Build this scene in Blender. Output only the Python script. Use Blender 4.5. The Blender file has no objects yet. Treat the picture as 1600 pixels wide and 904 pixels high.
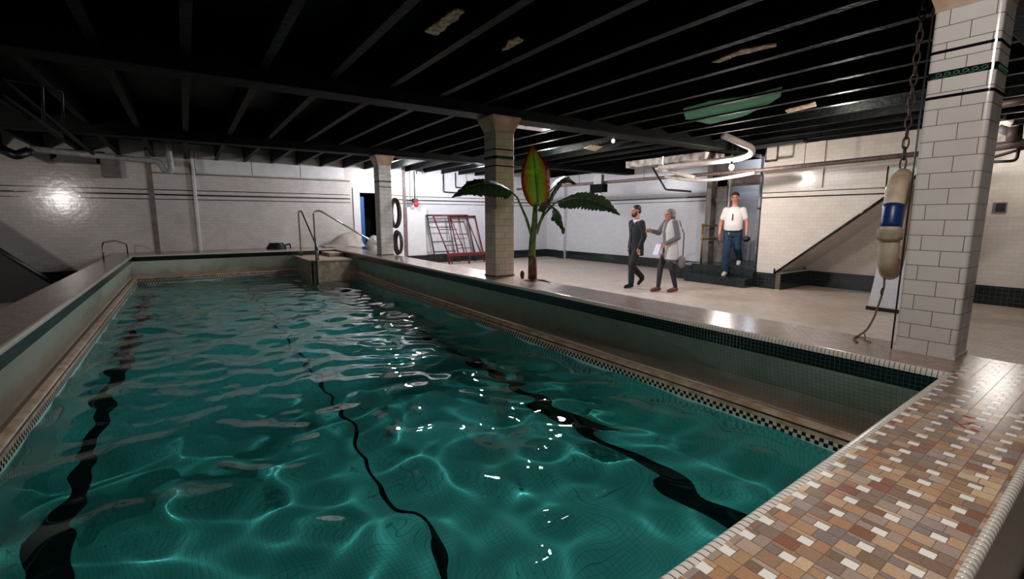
import bpy, bmesh, math, random
from mathutils import Vector, Matrix
S = bpy.context.scene
col = S.collection
random.seed(7)
PI = math.pi
# ------------------------------------------------------------------ camera
FPX = 735.0
pitch = math.atan(111/FPX); yaw = math.atan(510.5/math.hypot(FPX, 111))
fw = Vector((math.sin(yaw)*math.cos(pitch), math.cos(yaw)*math.cos(pitch), -math.sin(pitch)))
rt = Vector((math.cos(yaw), -math.sin(yaw), 0)); up = rt.cross(fw)
CAM = Vector((0, 0, 1.5))
cam = bpy.data.cameras.new('camera'); cam.lens = 36*FPX/1600; cam.sensor_width = 36; cam.clip_start = .05
co = bpy.data.objects.new('camera', cam); col.objects.link(co)
co.matrix_world = Matrix.Translation(CAM) @ Matrix((rt, up, -fw)).transposed().to_4x4()
S.camera = co
def at(x, y, X=None, Y=None, z=None):      # the point on a real plane of the room seen at photo pixel x, y
    d = fw*FPX + rt*(x-800) + up*(452-y)
    t = X/d.x if X is not None else (Y/d.y if Y is not None else (z-CAM.z)/d.z)
    return CAM + d*t
# ------------------------------------------------------------------ light
w = bpy.data.worlds.new('world'); S.world = w; w.use_nodes = True
w.node_tree.nodes['Background'].inputs[0].default_value = (.75, .8, .9, 1)
w.node_tree.nodes['Background'].inputs[1].default_value = 0.012
S.view_settings.view_transform = 'Standard'; S.view_settings.look = 'None'
S.view_settings.gamma = 1; S.view_settings.use_curve_mapping = False; S.view_settings.exposure = 0.25
def lamp(name, loc, energy, colr=(1, .93, .87), size=.05, kind='POINT', rot=None, sy=None, caustic=False, spot=None):
    l = bpy.data.lights.new(name, kind); l.energy = energy; l.color = colr
    if kind == 'POINT': l.shadow_soft_size = size
    if kind == 'SPOT':
        l.shadow_soft_size = size; l.spot_size = spot; l.spot_blend = .6
    if kind == 'AREA':
        l.shape = 'RECTANGLE'; l.size = size; l.size_y = sy or size
    o = bpy.data.objects.new(name, l); col.objects.link(o); o.location = loc
    if rot: o.rotation_euler = rot
    try: l.cycles.is_caustics_light = caustic
    except Exception: pass
    return o
lamp('lamp_over_pool_near', (1.1, .30, 2.975), 142, (1, .95, .91), .022, caustic=True)
lamp('lamp_bare_bulb', at(1143, 259, X=8.82)-Vector((0, 0, .08)), 100, (1, .92, .86), .045)
lamp('lamp_ceiling_tube', (4.78, 6.25, 2.9), 130, (.9, .93, 1), 1.0, 'AREA', (0, 0, 0), .12)
lamp('lamp_back_room', (7.2, 12.2, 2.9), 280, (.93, .94, 1), .08)
lamp('lamp_middle_room', (6.9, 8.6, 2.9), 110, (1, .95, .92), .06)
lamp('lamp_right_hall', (10.7, 1.62, 2.6), 24, (1, .94, .88), .24)
lamp('lamp_right_mid', (7.6, 3.0, 2.9), 55, (1, .93, .86), .08)
lamp('lamp_left_passage', (-3.7, 5.4, 2.2), 260, (1, .9, .86), .12, 'SPOT', (math.radians(82), 0, math.radians(-10)), spot=math.radians(58))
lamp('fill_by_doorway', (5.0, 13.2, 2.93), 130, (.95, .95, 1), .1)  # added fill light, no fixture: brightens the back wall beside the door
lamp('fill_lobby', (11.6, 6.2, 2.85), 25, (.8, .86, 1), .08)  # unseen bluish fill, added to lift the dark lobby

# ------------------------------------------------------------------ materials
def nodes(name):
    m = bpy.data.materials.new(name); m.use_nodes = True
    nt = m.node_tree; b = nt.nodes['Principled BSDF']
    return m, nt, b
def lin(c):
    return tuple(((v/255)/12.92 if v/255 < .04045 else ((v/255+.055)/1.055)**2.4) for v in c)+(1,)
def N(nt, t, **k):
    n = nt.nodes.new(t)
    for a, v in k.items(): setattr(n, a, v)
    return n
def mat(name, rgb, rough=.5, metal=0, var=0, scale=8, bump=0, bscale=40, rgb2=None, spec=None, coat=0):
    m, nt, b = nodes(name); L = nt.links.new
    c = lin(rgb); b.inputs['Base Color'].default_value = c
    b.inputs['Roughness'].default_value = rough; b.inputs['Metallic'].default_value = metal
    if spec is not None: b.inputs['Specular IOR Level'].default_value = spec
    if coat: b.inputs['Coat Weight'].default_value = coat
    tc = N(nt, 'ShaderNodeTexCoord')
    if var or rgb2:
        n = N(nt, 'ShaderNodeTexNoise'); n.inputs['Scale'].default_value = scale; n.inputs['Detail'].default_value = 6
        r = N(nt, 'ShaderNodeValToRGB'); r.color_ramp.elements[0].position = .38; r.color_ramp.elements[1].position = .62
        c2 = lin(rgb2) if rgb2 else tuple(v*(1-var) for v in c[:3])+(1,)
        r.color_ramp.elements[0].color = c2; r.color_ramp.elements[1].color = c
        L(tc.outputs['Object'], n.inputs['Vector']); L(n.outputs[0], r.inputs[0]); L(r.outputs[0], b.inputs['Base Color'])
    if bump:
        n = N(nt, 'ShaderNodeTexNoise'); n.inputs['Scale'].default_value = bscale; n.inputs['Detail'].default_value = 4
        bp = N(nt, 'ShaderNodeBump'); bp.inputs['Strength'].default_value = bump; bp.inputs['Distance'].default_value = .02
        L(tc.outputs['Object'], n.inputs['Vector']); L(n.outputs[0], bp.inputs['Height']); L(bp.outputs[0], b.inputs['Normal'])
    return m
def tile(name, c1, c2, grout, w=.152, h=.076, mortar=.0025, rough=.12, mode='wall', off=.5, stain=None, wob=.0, bumpd=.002, zoff=0, coat=0):
    """Tiles: the vertical coordinate runs up the wall, the other along whichever way the face runs."""
    m, nt, b = nodes(name); L = nt.links.new
    ge = N(nt, 'ShaderNodeNewGeometry'); sp = N(nt, 'ShaderNodeSeparateXYZ'); L(ge.outputs['Position'], sp.inputs[0])
    cb = N(nt, 'ShaderNodeCombineXYZ')
    if mode == 'wall':
        sn = N(nt, 'ShaderNodeSeparateXYZ'); L(ge.outputs['True Normal'], sn.inputs[0])
        ab = N(nt, 'ShaderNodeMath', operation='ABSOLUTE'); L(sn.outputs[0], ab.inputs[0])
        g = N(nt, 'ShaderNodeMath', operation='GREATER_THAN'); g.inputs[1].default_value = .4; L(ab.outputs[0], g.inputs[0])
        mx = N(nt, 'ShaderNodeMix'); L(g.outputs[0], mx.inputs[0]); L(sp.outputs[0], mx.inputs[2]); L(sp.outputs[1], mx.inputs[3])
        ad = N(nt, 'ShaderNodeMath', operation='ADD'); ad.inputs[1].default_value = zoff; L(sp.outputs[2], ad.inputs[0])
        L(mx.outputs[0], cb.inputs[0]); L(ad.outputs[0], cb.inputs[1])
    else:
        L(sp.outputs[0], cb.inputs[1 if mode == 'floor' else 0]); L(sp.outputs[1], cb.inputs[0 if mode == 'floor' else 1])
    br = N(nt, 'ShaderNodeTexBrick'); br.offset = off; br.squash = 1
    br.inputs['Scale'].default_value = 1; br.inputs['Brick Width'].default_value = w; br.inputs['Row Height'].default_value = h
    br.inputs['Mortar Size'].default_value = mortar; br.inputs['Mortar Smooth'].default_value = .3
    br.inputs['Color1'].default_value = lin(c1); br.inputs['Color2'].default_value = lin(c2); br.inputs['Mortar'].default_value = lin(grout)
    L(cb.outputs[0], br.inputs['Vector'])
    out = br.outputs['Color']
    if stain:
        n = N(nt, 'ShaderNodeTexNoise'); n.inputs['Scale'].default_value = stain[2]; n.inputs['Detail'].default_value = 7
        n.inputs['Roughness'].default_value = .65; L(ge.outputs['Position'], n.inputs['Vector'])
        r = N(nt, 'ShaderNodeValToRGB'); r.color_ramp.elements[0].position = stain[3]; r.color_ramp.elements[1].position = stain[3]+.25
        r.color_ramp.elements[0].color = (0, 0, 0, 1); L(n.outputs[0], r.inputs[0])
        mm = N(nt, 'ShaderNodeMath', operation='MULTIPLY'); mm.inputs[1].default_value = stain[1]; L(r.outputs[0], mm.inputs[0])
        mx2 = N(nt, 'ShaderNodeMix', data_type='RGBA'); L(mm.outputs[0], mx2.inputs[0]); L(out, mx2.inputs[6]); mx2.inputs[7].default_value = lin(stain[0])
        out = mx2.outputs[2]
    L(out, b.inputs['Base Color'])
    b.inputs['Roughness'].default_value = rough
    if coat: b.inputs['Coat Weight'].default_value = coat
    iv = N(nt, 'ShaderNodeMath', operation='SUBTRACT'); iv.inputs[0].default_value = 1; L(br.outputs['Fac'], iv.inputs[1])
    n2 = N(nt, 'ShaderNodeTexNoise'); n2.inputs['Scale'].default_value = 9; L(ge.outputs['Position'], n2.inputs['Vector'])
    ad2 = N(nt, 'ShaderNodeMath', operation='MULTIPLY_ADD'); ad2.inputs[1].default_value = wob; L(n2.outputs[0], ad2.inputs[0]); L(iv.outputs[0], ad2.inputs[2])
    bp = N(nt, 'ShaderNodeBump'); bp.inputs['Strength'].default_value = .6; bp.inputs['Distance'].default_value = bumpd
    L(ad2.outputs[0], bp.inputs['Height']); L(bp.outputs[0], b.inputs['Normal'])
    return m
M = {}
M['wall'] = tile('white_wall_tile', (205, 200, 196), (196, 190, 186), (174, 168, 162), rough=.16, stain=((150, 138, 128), .35, 1.3, .5), wob=1.2)
M['wall_far'] = tile('white_painted_tile', (208, 208, 212), (202, 202, 206), (188, 186, 188), rough=.3, stain=((170, 168, 170), .3, 1.6, .55), wob=.8)
M['wall_stair'] = tile('cream_tile', (212, 203, 194), (205, 196, 186), (192, 183, 174), rough=.2, stain=((160, 148, 136), .3, 1.1, .55), wob=1)
M['pillar'] = tile('pillar_tile', (208, 200, 194), (200, 192, 186), (96, 84, 78), w=.19, h=.0905, mortar=.0022, rough=.22, zoff=-.676+.0905*4, stain=((176, 158, 144), .3, 3, .5), wob=.6)
M['pillar_worn'] = tile('worn_pillar_tile', (204, 188, 176), (196, 180, 166), (140, 122, 110), w=.19, h=.0905, mortar=.003, rough=.3, zoff=-.676+.0905*4, stain=((148, 122, 100), .5, 5, .45), wob=.6)
M['pillar_grey'] = tile('grey_pillar_tile', (214, 210, 204), (206, 202, 196), (140, 132, 126), w=.19, h=.0905, mortar=.003, rough=.3, zoff=-.676+.0905*4, stain=((160, 146, 134), .4, 4, .5), wob=.6)
M['capital'] = mat('capital_tile', (186, 170, 154), .3, rgb2=(168, 132, 108), scale=5)
M['pillar_base'] = mat('brown_base', (120, 92, 76), .5, var=.4, scale=30)
M['black_tile'] = mat('black_glazed_tile', (18, 16, 18), .12)
M['base'] = tile('dark_base_tile', (16, 24, 24), (22, 32, 32), (70, 82, 80), w=.076, h=.076, mortar=.0022, rough=.12, off=0)
M['step'] = mat('dark_green_step', (22, 32, 34), .25, var=.4, scale=14, rgb2=(34, 44, 46))
M['floor'] = tile('herringbone_floor', (206, 192, 180), (184, 166, 152), (156, 140, 128), w=.11, h=.045, mortar=.003, rough=.38, mode='floor', stain=((150, 126, 108), .45, 1.1, .48), wob=.5, bumpd=.0015)
M['ledge_face'] = tile('ledge_face_tile', (140, 134, 122), (130, 124, 112), (100, 92, 84), w=.03, h=.03, mortar=.002, rough=.3, off=0)
M['nose'] = tile('bullnose_tile', (214, 206, 196), (204, 196, 184), (86, 72, 62), w=.024, h=.2, mortar=.0022, rough=.2, off=0, zoff=.1, mode='wall')
M['band'] = tile('dark_mosaic_band', (4, 8, 9), (6, 15, 14), (66, 70, 64), w=.027, h=.027, mortar=.0013, rough=.2, off=0)
M['cove'] = tile('pool_wall_mosaic', (188, 194, 180), (180, 186, 172), (140, 140, 124), w=.027, h=.027, mortar=.0015, rough=.3, off=0, stain=((130, 116, 94), .4, 4, .5))
M['cove_low'] = tile('stained_shaded_mosaic', (150, 128, 104), (136, 114, 92), (108, 86, 66), w=.027, h=.027, mortar=.0015, rough=.35, off=0, stain=((92, 66, 46), .7, 5, .42))  # lower cove brown: stain plus shade held in the colour
M['lip'] = mat('gutter_lip', (190, 172, 148), .35, rgb2=(160, 132, 104), scale=9)
M['grey'] = mat('weathered_grey', (120, 112, 108), .6, var=.4, scale=5)
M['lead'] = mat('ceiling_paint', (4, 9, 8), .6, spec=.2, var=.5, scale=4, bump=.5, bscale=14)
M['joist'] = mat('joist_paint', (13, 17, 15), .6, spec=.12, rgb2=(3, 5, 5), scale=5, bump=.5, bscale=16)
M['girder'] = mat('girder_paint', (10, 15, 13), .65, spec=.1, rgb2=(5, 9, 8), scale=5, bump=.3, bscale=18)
M['greenpanel'] = mat('green_plaster', (78, 138, 110), .95, var=.25, scale=4, spec=.1)
M['peel'] = mat('peeled_plaster', (196, 176, 140), .8, rgb2=(130, 108, 78), scale=18, bump=.6)
M['white_beam'] = mat('worn_white_paint', (190, 180, 170), .4, rgb2=(70, 62, 58), scale=6)
M['chrome'] = mat('chrome', (190, 186, 182), .15, 1)
M['steel'] = mat('dull_steel', (120, 112, 104), .3, 1)
M['white_pipe'] = mat('white_pipe', (210, 200, 192), .35, var=.2, scale=12)
M['grey_pipe'] = mat('grey_pipe', (168, 168, 170), .4, var=.25, scale=12)
M['dark_pipe'] = mat('dark_pipe', (38, 34, 34), .4, var=.4, scale=12)
M['rust_pipe'] = mat('brown_pipe', (112, 92, 88), .45, var=.4, scale=12)
M['black'] = mat('black_paint', (10, 11, 12), .4)
M['red'] = mat('red_paint', (108, 30, 42), .4, var=.3, scale=20)
M['redbright'] = mat('bright_red_paint', (214, 44, 56), .35)
M['blue'] = mat('blue_door_paint', (30, 84, 150), .4)
M['darkblue'] = mat('blue_canvas', (18, 44, 104), .35)
M['canvas'] = mat('old_canvas', (206, 188, 164), .55, rgb2=(176, 150, 122), scale=7, bump=.2)
M['strap'] = mat('webbing_strap', (164, 146, 128), .7, var=.2, scale=30)
M['rope'] = mat('rope', (112, 92, 76), .8, var=.4, scale=60)
M['hose'] = mat('dark_hose', (88, 68, 54), .6, rgb2=(50, 40, 36), scale=20)
M['chain'] = mat('rusty_chain', (76, 62, 54), .5, .6, var=.4, scale=50)
M['brass'] = mat('aged_brass', (150, 124, 66), .4, .6, var=.4, scale=14)
M['white'] = mat('white_paint', (214, 212, 212), .35, var=.08, scale=5)
M['door'] = mat('bluish_door', (140, 142, 156), .4, var=.2, scale=4)
M['tarp'] = mat('beige_tarp', (170, 158, 148), .6, var=.25, scale=6, bump=.3, bscale=9)
M['plastic'] = mat('pale_plastic_sheet', (160, 160, 158), .25, var=.3, scale=9, bump=.5, bscale=14)
M['soil'] = mat('dry_brown_sheath', (96, 54, 34), .8, var=.5, scale=20, bump=.5)
M['stem'] = mat('banana_stem', (108, 126, 52), .45, rgb2=(60, 84, 34), scale=14)
M['stem_brown'] = mat('banana_stem_dry', (112, 62, 36), .6, rgb2=(70, 36, 24), scale=18, bump=.4)

def emit(name, rgb, s):
    m, nt, b = nodes(name); b.inputs['Base Color'].default_value = lin(rgb)
    b.inputs['Emission Color'].default_value = lin(rgb); b.inputs['Emission Strength'].default_value = s
    return m
M['bulb'] = emit('lit_bulb', (255, 240, 225), 40)
M['tube'] = emit('lit_tube', (235, 240, 255), 25)

# ------------------------------------------------------------------ mesh helpers
def link(name, bm, m, parent=None, smooth=False, loc=None, kind=None):
    me = bpy.data.meshes.new(name); bmesh.ops.recalc_face_normals(bm, faces=bm.faces[:]) if kind != 'raw' else None
    bm.to_mesh(me); bm.free()
    for x in (m if isinstance(m, list) else [m]): me.materials.append(x)
    if smooth:
        for p in me.polygons: p.use_smooth = True
    o = bpy.data.objects.new(name, me); col.objects.link(o)
    if parent:
        o.parent = parent; o.matrix_parent_inverse = Matrix.Translation(-parent.location) if parent.get('_flat') else Matrix()
    if loc: o.location = loc
    return o
def tag(o, label, cat, group=None):
    o['label'] = label; o['category'] = cat
    if group: o['group'] = group
    return o
def thing(name, label, cat, loc=(0, 0, 0), rotz=0, group=None):
    """An Empty at a thing's base; its parts are written in world coordinates when rotz is 0 (flat)."""
    o = bpy.data.objects.new(name, None); col.objects.link(o); o.location = loc; o.rotation_euler = (0, 0, rotz)
    o.empty_display_size = .05
    return tag(o, label, cat, group)
def W(name, bm, m, parent, smooth=False):
    """a part drawn in world coordinates under an unrotated parent"""
    o = link(name, bm, m, None, smooth)
    o.parent = parent
    pl = Vector((0, 0, 0)); p = parent
    while p is not None:
        if p.type == 'EMPTY': pl += p.location
        p = p.parent
    if parent.type == 'EMPTY':
        o.data.transform(Matrix.Translation(-pl))
    else:
        o.data.transform(Matrix.Translation(-pl))
    return o
def struct(name, bm, m, smooth=False):
    o = link(name, bm, m, None, smooth); o['kind'] = 'structure'; return o
def box(bm, x0, x1, y0, y1, z0, z1, mi=0, bev=0):
    r = bmesh.ops.create_cube(bm, size=1)
    vs = r['verts']
    for v in vs:
        v.co = Vector(((x0+x1)/2+v.co.x*(x1-x0), (y0+y1)/2+v.co.y*(y1-y0), (z0+z1)/2+v.co.z*(z1-z0)))
    fs = set(f for v in vs for f in v.link_faces)
    for f in fs: f.material_index = mi
    if bev:
        es = list(set(e for v in vs for e in v.link_edges))
        bmesh.ops.bevel(bm, geom=es, offset=bev, segments=3, profile=.5, affect='EDGES')
    return vs
def bx(*a, **k):
    bm = bmesh.new(); box(bm, *a, **k); return bm
def frame_of(d):
    d = d.normalized(); a = Vector((0, 0, 1)) if abs(d.z) < .9 else Vector((1, 0, 0))
    u = d.cross(a).normalized(); return u, d.cross(u).normalized()
def tube(bm, pts, r, seg=10, closed=False, cap=True, mi=0):
    pts = [Vector(p) for p in pts]; n = len(pts); rs = r if isinstance(r, (list, tuple)) else [r]*n
    rings = []; u = None
    for i, p in enumerate(pts):
        if closed: d = (pts[(i+1) % n]-pts[i-1])
        else: d = pts[min(i+1, n-1)]-pts[max(i-1, 0)]
        d.normalize()
        if u is None: u, v = frame_of(d)
        else:
            u = (u-d*u.dot(d)).normalized(); v = d.cross(u)
        rings.append([bm.verts.new(p+(u*math.cos(2*PI*k/seg)+v*math.sin(2*PI*k/seg))*rs[i]) for k in range(seg)])
    m = n if closed else n-1
    for i in range(m):
        a, b = rings[i], rings[(i+1) % n]
        for k in range(seg):
            f = bm.faces.new((a[k], a[(k+1) % seg], b[(k+1) % seg], b[k])); f.material_index = mi; f.smooth = True
    if cap and not closed:
        bm.faces.new(rings[0][::-1]).material_index = mi; bm.faces.new(rings[-1]).material_index = mi
    return bm
def tb(pts, r, **k):
    bm = bmesh.new(); tube(bm, pts, r, **k); return bm
def bend(pts, rad=.08, n=6):
    """round the corners of a polyline"""
    pts = [Vector(p) for p in pts]; out = [pts[0]]
    for i in range(1, len(pts)-1):
        a, b, c = pts[i-1], pts[i], pts[i+1]
        r = min(rad, (a-b).length*.48, (c-b).length*.48)
        p = b+(a-b).normalized()*r; q = b+(c-b).normalized()*r
        for k in range(n+1):
            t = k/n; out.append(p*(1-t)**2+b*2*t*(1-t)+q*t*t)
    out.append(pts[-1]); return out
def ell(bm, c, r, seg=16, rings=10, rot=None, mi=0):
    g = bmesh.ops.create_uvsphere(bm, u_segments=seg, v_segments=rings, radius=1)
    mt = Matrix.Translation(Vector(c)) @ (rot.to_4x4() if rot else Matrix()) @ Matrix.Diagonal((*r, 1))
    bmesh.ops.transform(bm, matrix=mt, verts=g['verts'])
    for v in g['verts']:
        for f in v.link_faces: f.smooth = True; f.material_index = mi
def el(c, r, **k):
    bm = bmesh.new(); ell(bm, c, r, **k); return bm
def quad(bm, pts, mi=0):
    f = bm.faces.new([bm.verts.new(Vector(p)) for p in pts]); f.material_index = mi; return f

# ------------------------------------------------------------------ dimensions
CZ = .676                     # top of the raised pool surround
PX0, PX1, PY1 = -1.045, 3.31, 13.5
def pyn(x): return .593+.030*x    # near edge of the pool
WZ = .03                      # water level
BZ = -1.0                     # pool floor
OX0, OX1 = -1.46, 3.87
YB = 14.8                     # back wall
def oyn(x): return .170+.029*x
CEIL = 3.36

# ------------------------------------------------------------------ shell
bm = bmesh.new()
box(bm, OX1-.05, 12.6, -2.2, YB+.1, -.12, 0); box(bm, -3.9, OX0+.05, -2.2, YB+.1, -.12, 0); box(bm, OX0+.05, OX1-.05, -2.2, .3, -.12, 0)
struct('floor', bm, M['floor'])
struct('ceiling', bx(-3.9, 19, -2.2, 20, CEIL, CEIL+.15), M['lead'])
DX0, DX1, DZ = 4.47, 5.2, 2.28
bm = bmesh.new()
box(bm, -3.9, DX0, YB, YB+.15, 0, CEIL); box(bm, DX1, 12.0, YB, YB+.15, 0, CEIL); box(bm, DX0, DX1, YB, YB+.15, DZ, CEIL)
struct('wall_back', bm, M['wall'])
# painted part of the back wall to the right (whiter) and upper plaster panels
bm = bmesh.new()
x = .32
for k, wd in enumerate((1.28, 1.22, 1.22)):
    box(bm, x+.01, x+wd-.01, YB-.02, YB, 2.66, 3.2); x += wd
struct('trim_1', bm, M['white'])
struct('trim_2', bx(.22, .3, YB-.05, YB, 0, 3.2, bev=.02), M['white'])
struct('trim_3', bx(-.69, -.58, YB-.012, YB, 0, 3.2), M['grey'])
for i, (z0, z1) in enumerate(((2.195, 2.215), (2.07, 2.105), (1.965, 1.985))):
    bm = bmesh.new(); box(bm, -3.9, DX0-.28, YB-.006, YB+.001, z0, z1); box(bm, DX1+.1, 11.85, YB-.006, YB+.001, z0, z1)
    struct('trim_%d' % (4+i), bm, M['black_tile'])
struct('trim_7', bx(-.58, 4.2, YB-.03, YB, 2.6, 2.63), M['grey'])
struct('baseboard_back', bx(-3.9, -1.5, YB-.03, YB, 0, .29), M['base'])
struct('baseboard_back_right', bx(5.2, 12, YB-.03, YB, 0, .29), M['base'])
# dark room beyond the door
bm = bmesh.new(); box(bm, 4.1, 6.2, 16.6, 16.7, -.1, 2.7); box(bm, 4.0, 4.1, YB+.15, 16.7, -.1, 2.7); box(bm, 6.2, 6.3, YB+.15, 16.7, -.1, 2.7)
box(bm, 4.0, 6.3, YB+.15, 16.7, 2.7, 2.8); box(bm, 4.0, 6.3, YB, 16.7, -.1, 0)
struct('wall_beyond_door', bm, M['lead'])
# door 1 : frame and open blue leaf
bm = bmesh.new(); box(bm, DX0-.2, DX0, YB-.04, YB+.16, 0, DZ+.14); box(bm, DX1, DX1+.1, YB-.04, YB+.16, 0, DZ+.14); box(bm, DX0, DX1, YB-.04, YB+.16, DZ, DZ+.14)
d1 = struct('door_1', bm, M['white'])
lf = W('door_leaf', bx(DX0+.005, DX0+.13, YB+.0, YB+.75, .02, DZ-.12), M['blue'], d1)

struct('wall_left', bx(-4.0, -3.9, -2.2, YB+.1, 0, CEIL), M['wall'])
# far right wall
XR = 11.85
bm = bmesh.new(); box(bm, XR, XR+.12, 7.2, YB+.1, 0, 3.06)
struct('wall_right_far', bm, M['wall_far'])
struct('wall_pilaster_far', bx(XR-.16, XR, 13.6, 13.95, 0, 3.06, bev=.01), M['wall_far'])
struct('baseboard_right_far', bx(XR-.03, XR, 7.2, YB, 0, .29), M['base'])
struct('baseboard_pilaster', bx(XR-.18, XR-.16, 13.58, 13.97, 0, .29), M['base'])
bm = bmesh.new(); box(bm, XR-.005, XR+.001, 7.2, YB, 2.07, 2.11); box(bm, XR-.005, XR+.001, 7.2, YB, 1.97, 1.99)
struct('trim_8', bm, M['black_tile'])
# recess wall under / beyond the stair (to the right of the near pillar)
struct('wall_right_near', bx(11.55, 11.7, -2.2, 5.0, 0, 3.02), M['wall_stair'])
struct('baseboard_right_near', bx(11.52, 11.55, -2.2, 4.95, 0, .335), M['base'])
# stair enclosure: triangular wall with a slanting lower edge
SX = 10.3
zz = lambda y: .36+(5.09-y)*.842
bm = bmesh.new()
out = [(5.46, 0), (5.06, 0), (5.06, .36), (1.94, zz(1.94)), (1.94, 2.98), (5.46, 2.98)]
a = [bm.verts.new((SX, y, z)) for y, z in out]; b_ = [bm.verts.new((SX+.12, y, z)) for y, z in out]
bm.faces.new(a); bm.faces.new(b_[::-1])
for i in range(6): bm.faces.new((a[i], b_[i], b_[(i+1) % 6], a[(i+1) % 6]))
struct('wall_stair', bm, M['wall_stair'])
# sloping soffit of the stair and the short return wall
bm = bmesh.new()
for s in (0,):
    p = [(SX+.12, 5.06, .36), (11.55, 5.06, .36), (11.55, 1.94, zz(1.94)), (SX+.12, 1.94, zz(1.94))]
    a = [bm.verts.new(q) for q in p]; b_ = [bm.verts.new((q[0], q[1], q[2]+.12)) for q in p]
    bm.faces.new(a); bm.faces.new(b_[::-1])
    for i in range(4): bm.faces.new((a[i], b_[i], b_[(i+1) % 4], a[(i+1) % 4]))
struct('wall_stair_soffit', bm, M['wall_stair'])
struct('wall_stair_return', bx(SX+.12, 11.55, 4.94, 5.06, 0, .36), M['wall_stair'])
bm = bmesh.new(); tube(bm, [(SX-.005, 5.07, .34), (SX-.005, 1.94, zz(1.94)-.01)], .022, seg=6); tube(bm, [(SX-.005, 5.075, .33), (SX-.005, 5.075, .44)], .02, seg=6)
struct('trim_9', bm, M['black_tile'])
bm = bmesh.new(); box(bm, SX-.02, SX, 5.04, 5.48, 0, .335); box(bm, SX-.02, 11.53, 4.92, 4.94, 0, .335)
struct('baseboard_stair', bm, M['base'])
bm = bmesh.new(); box(bm, SX-.004, SX+.001, 1.94, 5.46, 2.03, 2.045); box(bm, SX-.004, SX+.001, 1.94, 5.46, 1.925, 1.95)
struct('trim_10', bm, M['black_tile'])
struct('trim_11', bx(SX-.05, SX+.15, 1.9, 5.5, 2.98, 3.2), M['joist'])
# upper grey pilaster strip on the stair wall
struct('trim_12', bx(SX-.03, SX, 4.3, 4.42, 2.1, 2.98), M['wall_stair'])
# lobby behind the man on the steps
struct('wall_lobby_left', bx(10.9, 11.84, 7.06, 7.2, 0.0, 3.0), M['grey'])
struct('wall_lobby_back', bx(12.2, 12.35, 5.0, 7.3, 0, 3.0), M['wall_far'])
struct('wall_lobby_right', bx(SX+.12, 12.3, 5.34, 5.46, 0, 3.0), M['door'])
struct('trim_13', bx(11.0, 11.15, 5.46, 7.2, 2.28, 2.5), M['rust_pipe'])
d2 = struct('door_2', bx(12.14, 12.2, 5.6, 6.5, .41, 2.35), M['door'])
bm = bmesh.new(); box(bm, 12.1, 12.14, 5.68, 6.42, .55, 1.3); box(bm, 12.1, 12.14, 5.68, 6.42, 1.42, 2.2)
W('door_panel', bm, M['wall_far'], d2)

# ------------------------------------------------------------------ joists and girders
for k in range(-11, 22):
    x = 3.38+.65*k-.06
    if x > 17.5: break
    zb = 2.99
    for (y0, y1) in ((-2.2, .72), (1.0, 5.6), (5.95, 10.4), (10.75, YB)):
        if x > 9.5 and y0 > 5.5: continue
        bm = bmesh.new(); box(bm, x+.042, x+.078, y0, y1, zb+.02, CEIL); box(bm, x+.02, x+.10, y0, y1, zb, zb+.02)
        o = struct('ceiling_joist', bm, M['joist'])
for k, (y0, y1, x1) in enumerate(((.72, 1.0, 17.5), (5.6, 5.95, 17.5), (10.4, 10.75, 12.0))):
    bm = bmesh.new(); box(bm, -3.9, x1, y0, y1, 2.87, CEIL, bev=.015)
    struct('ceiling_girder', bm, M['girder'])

# ------------------------------------------------------------------ pool
pool = thing('swimming_pool', 'long tiled indoor pool basin sunk in a raised brown mosaic surround', 'pool', (1.13, 7, 0))
def corner(i, p):
    if i == 0: return (PX0+p, pyn(PX0)+p)
    if i == 1: return (PX1-p, pyn(PX1)+p)
    if i == 2: return (PX1-p, PY1-p)
    return (PX0+p, PY1-p)
def sweep(prof, mi=0, bm=None, smooth=False):
    bm = bm or bmesh.new(); rings = []
    for p, z in prof: rings.append([bm.verts.new((*corner(i, p), z)) for i in range(4)])
    for a, b in zip(rings, rings[1:]):
        for i in range(4):
            f = bm.faces.new((a[i], a[(i+1) % 4], b[(i+1) % 4], b[i])); f.material_index = mi; f.smooth = smooth
    return bm
nz = [(-.045, CZ+.001)]+[(-.018+.022*math.sin(t*PI/2/5), CZ-.020+.022*math.cos(t*PI/2/5)) for t in range(6)]+[(.004, CZ-.035)]
def stained_shaded_cove():  # browner towards the gutter: mineral staining, with some shade painted into the colour
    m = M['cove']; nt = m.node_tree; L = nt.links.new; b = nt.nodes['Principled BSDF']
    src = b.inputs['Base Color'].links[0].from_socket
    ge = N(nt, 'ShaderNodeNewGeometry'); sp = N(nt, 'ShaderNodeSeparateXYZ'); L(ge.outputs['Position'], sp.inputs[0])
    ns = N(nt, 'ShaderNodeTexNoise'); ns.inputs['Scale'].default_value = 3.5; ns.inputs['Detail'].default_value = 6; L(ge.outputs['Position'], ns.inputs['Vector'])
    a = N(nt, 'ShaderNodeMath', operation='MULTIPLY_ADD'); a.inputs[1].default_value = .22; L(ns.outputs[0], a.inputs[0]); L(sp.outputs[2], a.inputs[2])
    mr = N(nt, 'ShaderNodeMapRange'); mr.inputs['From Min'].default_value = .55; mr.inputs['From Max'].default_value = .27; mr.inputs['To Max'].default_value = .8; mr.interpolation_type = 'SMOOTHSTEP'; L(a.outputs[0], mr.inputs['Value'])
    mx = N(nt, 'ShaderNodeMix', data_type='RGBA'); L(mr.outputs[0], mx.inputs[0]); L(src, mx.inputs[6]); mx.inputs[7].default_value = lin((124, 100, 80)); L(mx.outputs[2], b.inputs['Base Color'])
stained_shaded_cove()
W('edge_bullnose', sweep(nz), M['nose'], pool)
W('dark_tile_band', sweep([(.0, CZ-.034), (-.008, CZ-.135)]), M['band'], pool)
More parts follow.
